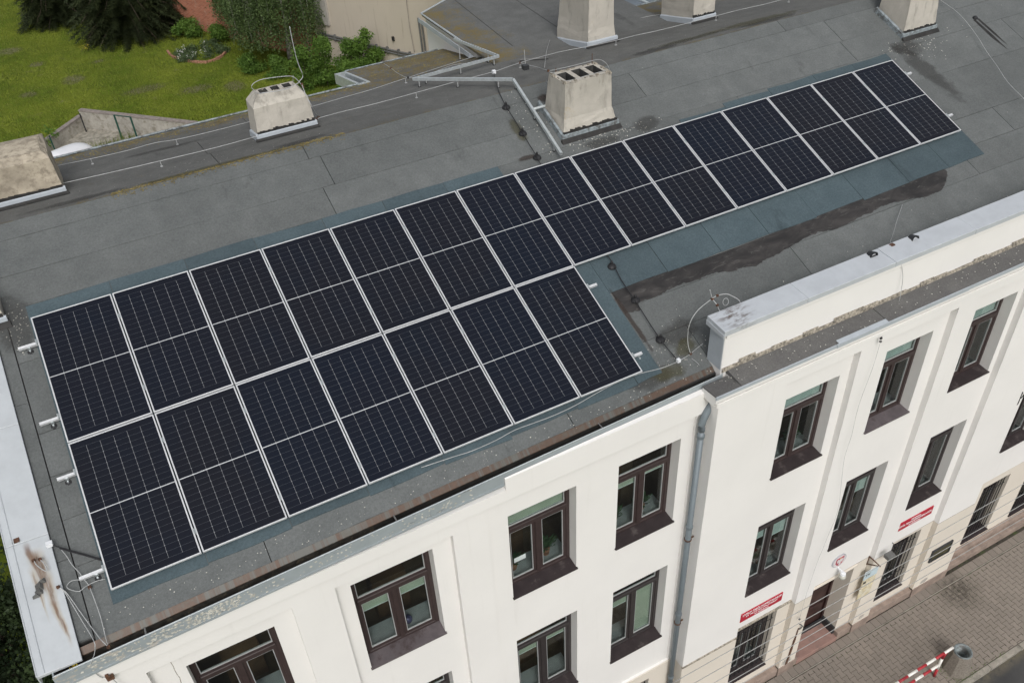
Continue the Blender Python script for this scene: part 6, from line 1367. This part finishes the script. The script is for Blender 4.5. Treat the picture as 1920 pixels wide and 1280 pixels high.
# weeping birch: curtains of hanging shoots
def weeping(x, y, H, R0, label, seed=4, n=330):
    g = np.random.default_rng(seed); t = thing('weeping_birch', (x, y, 0), label, 'tree'); m = MB(); m.tube([(x, y, -.1), (x + .2, y, H * .5), (x, y + .2, H)], .2, 8, taper=.04); V = []
    for k in range(n):
        a = g.uniform(0, 6.283); q = R0 * math.sqrt(g.uniform(.1, 1)); px_ = x + q * math.cos(a); top = H * (.95 - .42 * (q / R0) ** 2) * g.uniform(.75, 1.0); bot = max(1.3 + .5 * g.random() - (1.0 if px_ > x else 0), top - g.uniform(2.0, 4.6)); px, py = x + q * math.cos(a), y + q * math.sin(a)
        if k % 6 == 0: m.tube([(x, y, top * .7), ((x + px) / 2, (y + py) / 2, top * .98), (px, py, top)], .035, 5, taper=.01)
        if k % 2 == 0: m.tube([(px, py, top), (px + g.normal(0, .1), py + g.normal(0, .1), (top + bot) / 2), (px + g.normal(0, .15), py + g.normal(0, .15), bot)], .006, 3, taper=.003)
        nn = int((top - bot) * 70); zz = g.uniform(bot, top, nn); sp = .07 + .16 * ((zz - bot) / (top - bot)); P = np.stack([px + g.normal(0, 1, nn) * sp, py + g.normal(0, 1, nn) * sp, zz], 1)
        b = g.normal(size=(nn, 3)); b[:, 2] -= .8; b /= np.linalg.norm(b, axis=1)[:, None]; c = np.cross(b, g.normal(size=(nn, 3))); c /= np.linalg.norm(c, axis=1)[:, None]; s = g.uniform(.07, .13, nn)[:, None]
        V.append(np.stack([P, P + b * s * .5 + c * s * .3, P + b * s, P + b * s * .5 - c * s * .3], 1).reshape(-1, 3))
    m.build('trunk', 'birchbark', t, smooth=True); o = mesh_np('crown', np.concatenate(V), 4, 'birch', t); o.location = (-x, -y, 0)
weeping(13.1, 38.3, 8.8, 2.9, 'tree with long hanging leafy shoots in front of the brick wall', 4, 420)
weeping(12.6, 42.8, 8.5, 2.3, 'second hanging tree standing farther back at the brick wall', 9, 220)
for k, (x, y, z1, r, lb) in enumerate([(12.6, 33.6, 2.2, .85, 'bright green bush below the brick wall, left of the group'), (13.6, 33.3, 2.5, .8, 'bright green bush in front of the corner of the brick wall'), (14.9, 32.6, 2.1, .7, 'bright green bush standing against the firewall'), (15.5, 31.9, 2.9, .6, 'tallest bright green bush with upright shoots by the roof hopper'), (14.4, 31.6, 1.3, .6, 'low bright green bush just above the rear roof edge')]):
    tree('green_bush', x, y, lb, 'bush', clumpset(x, y, .3, z1, r, 14, k + 20, .25, .5), 7000, .11, 'bush', z1 * .7, .04, group='bushes by the firewall', limbs=6)
for k, (x, y) in enumerate([(11.6, 36.0), (10.7, 37.6), (10.2, 43.6), (9.0, 45.4)]):
    tree('low_shrub', x, y, ['low shrub under the hanging tree', 'low shrub at the foot of the brick wall, middle', 'low leafy shrub behind the flower bed', 'low leafy shrub between the flower bed and the spruce'][k], 'shrub', clumpset(x, y, .2, .9, .8, 10, k + 40, .25, .45), 4500, .10, 'bush', .6, .03, limbs=4)
# dark trees standing below the left gable
for k, (x, y, h, r) in enumerate([(-3.3, -2.8, 4.6, 1.5), (-4.2, -.4, 5.4, 1.7), (-3.4, 2.2, 5.2, 1.6), (-4.1, 5.0, 5.8, 1.7), (-3.6, 8.0, 5.4, 1.7), (-3.0, -5.0, 3.4, 1.2), (-2.2, .6, 4.2, 1.0), (-2.1, 3.6, 4.4, 1.0), (-2.4, -3.6, 3.6, .9)]):
    tree('dark_tree', x, y, ['dark leafy tree beside the lower left corner of the building', 'dark tree left of the rust stained verge', 'dark tree below the middle of the verge cap', 'dark tree at the left edge below the top of the verge cap', 'farthest dark tree beside the left gable', 'low dark tree nearest the street at the lower left corner', 'small dark tree close to the gable below the rust streak', 'small dark tree close to the gable farther back', 'small dark tree close to the gable at the gutter end'][k], 'tree',
         clumpset(x, y, .8, h, r, 34, k + 60, .3, .7), 15000, .10, 'shrub', h * .85, .10, group='dark trees beside the left gable', limbs=12, shell=.3)
cl = thing('climbing_plant', (-.12, 33.0, 0), 'green climber wound round the post by the brown chimney', 'plant'); V = [leafcloud((-.12 + random.uniform(-.3, .3), 33 + random.uniform(-.2, .2), z), (.22, .22, .2), 60, .12, int(z * 10), .3) for z in (.3, .6, .9, 1.1)]
o = mesh_np('leaves', np.concatenate(V), 4, 'bush', cl); o.location = (.12, -33, 0)
for mm in list(bpy.data.meshes):
    if mm.users == 0: bpy.data.meshes.remove(mm)
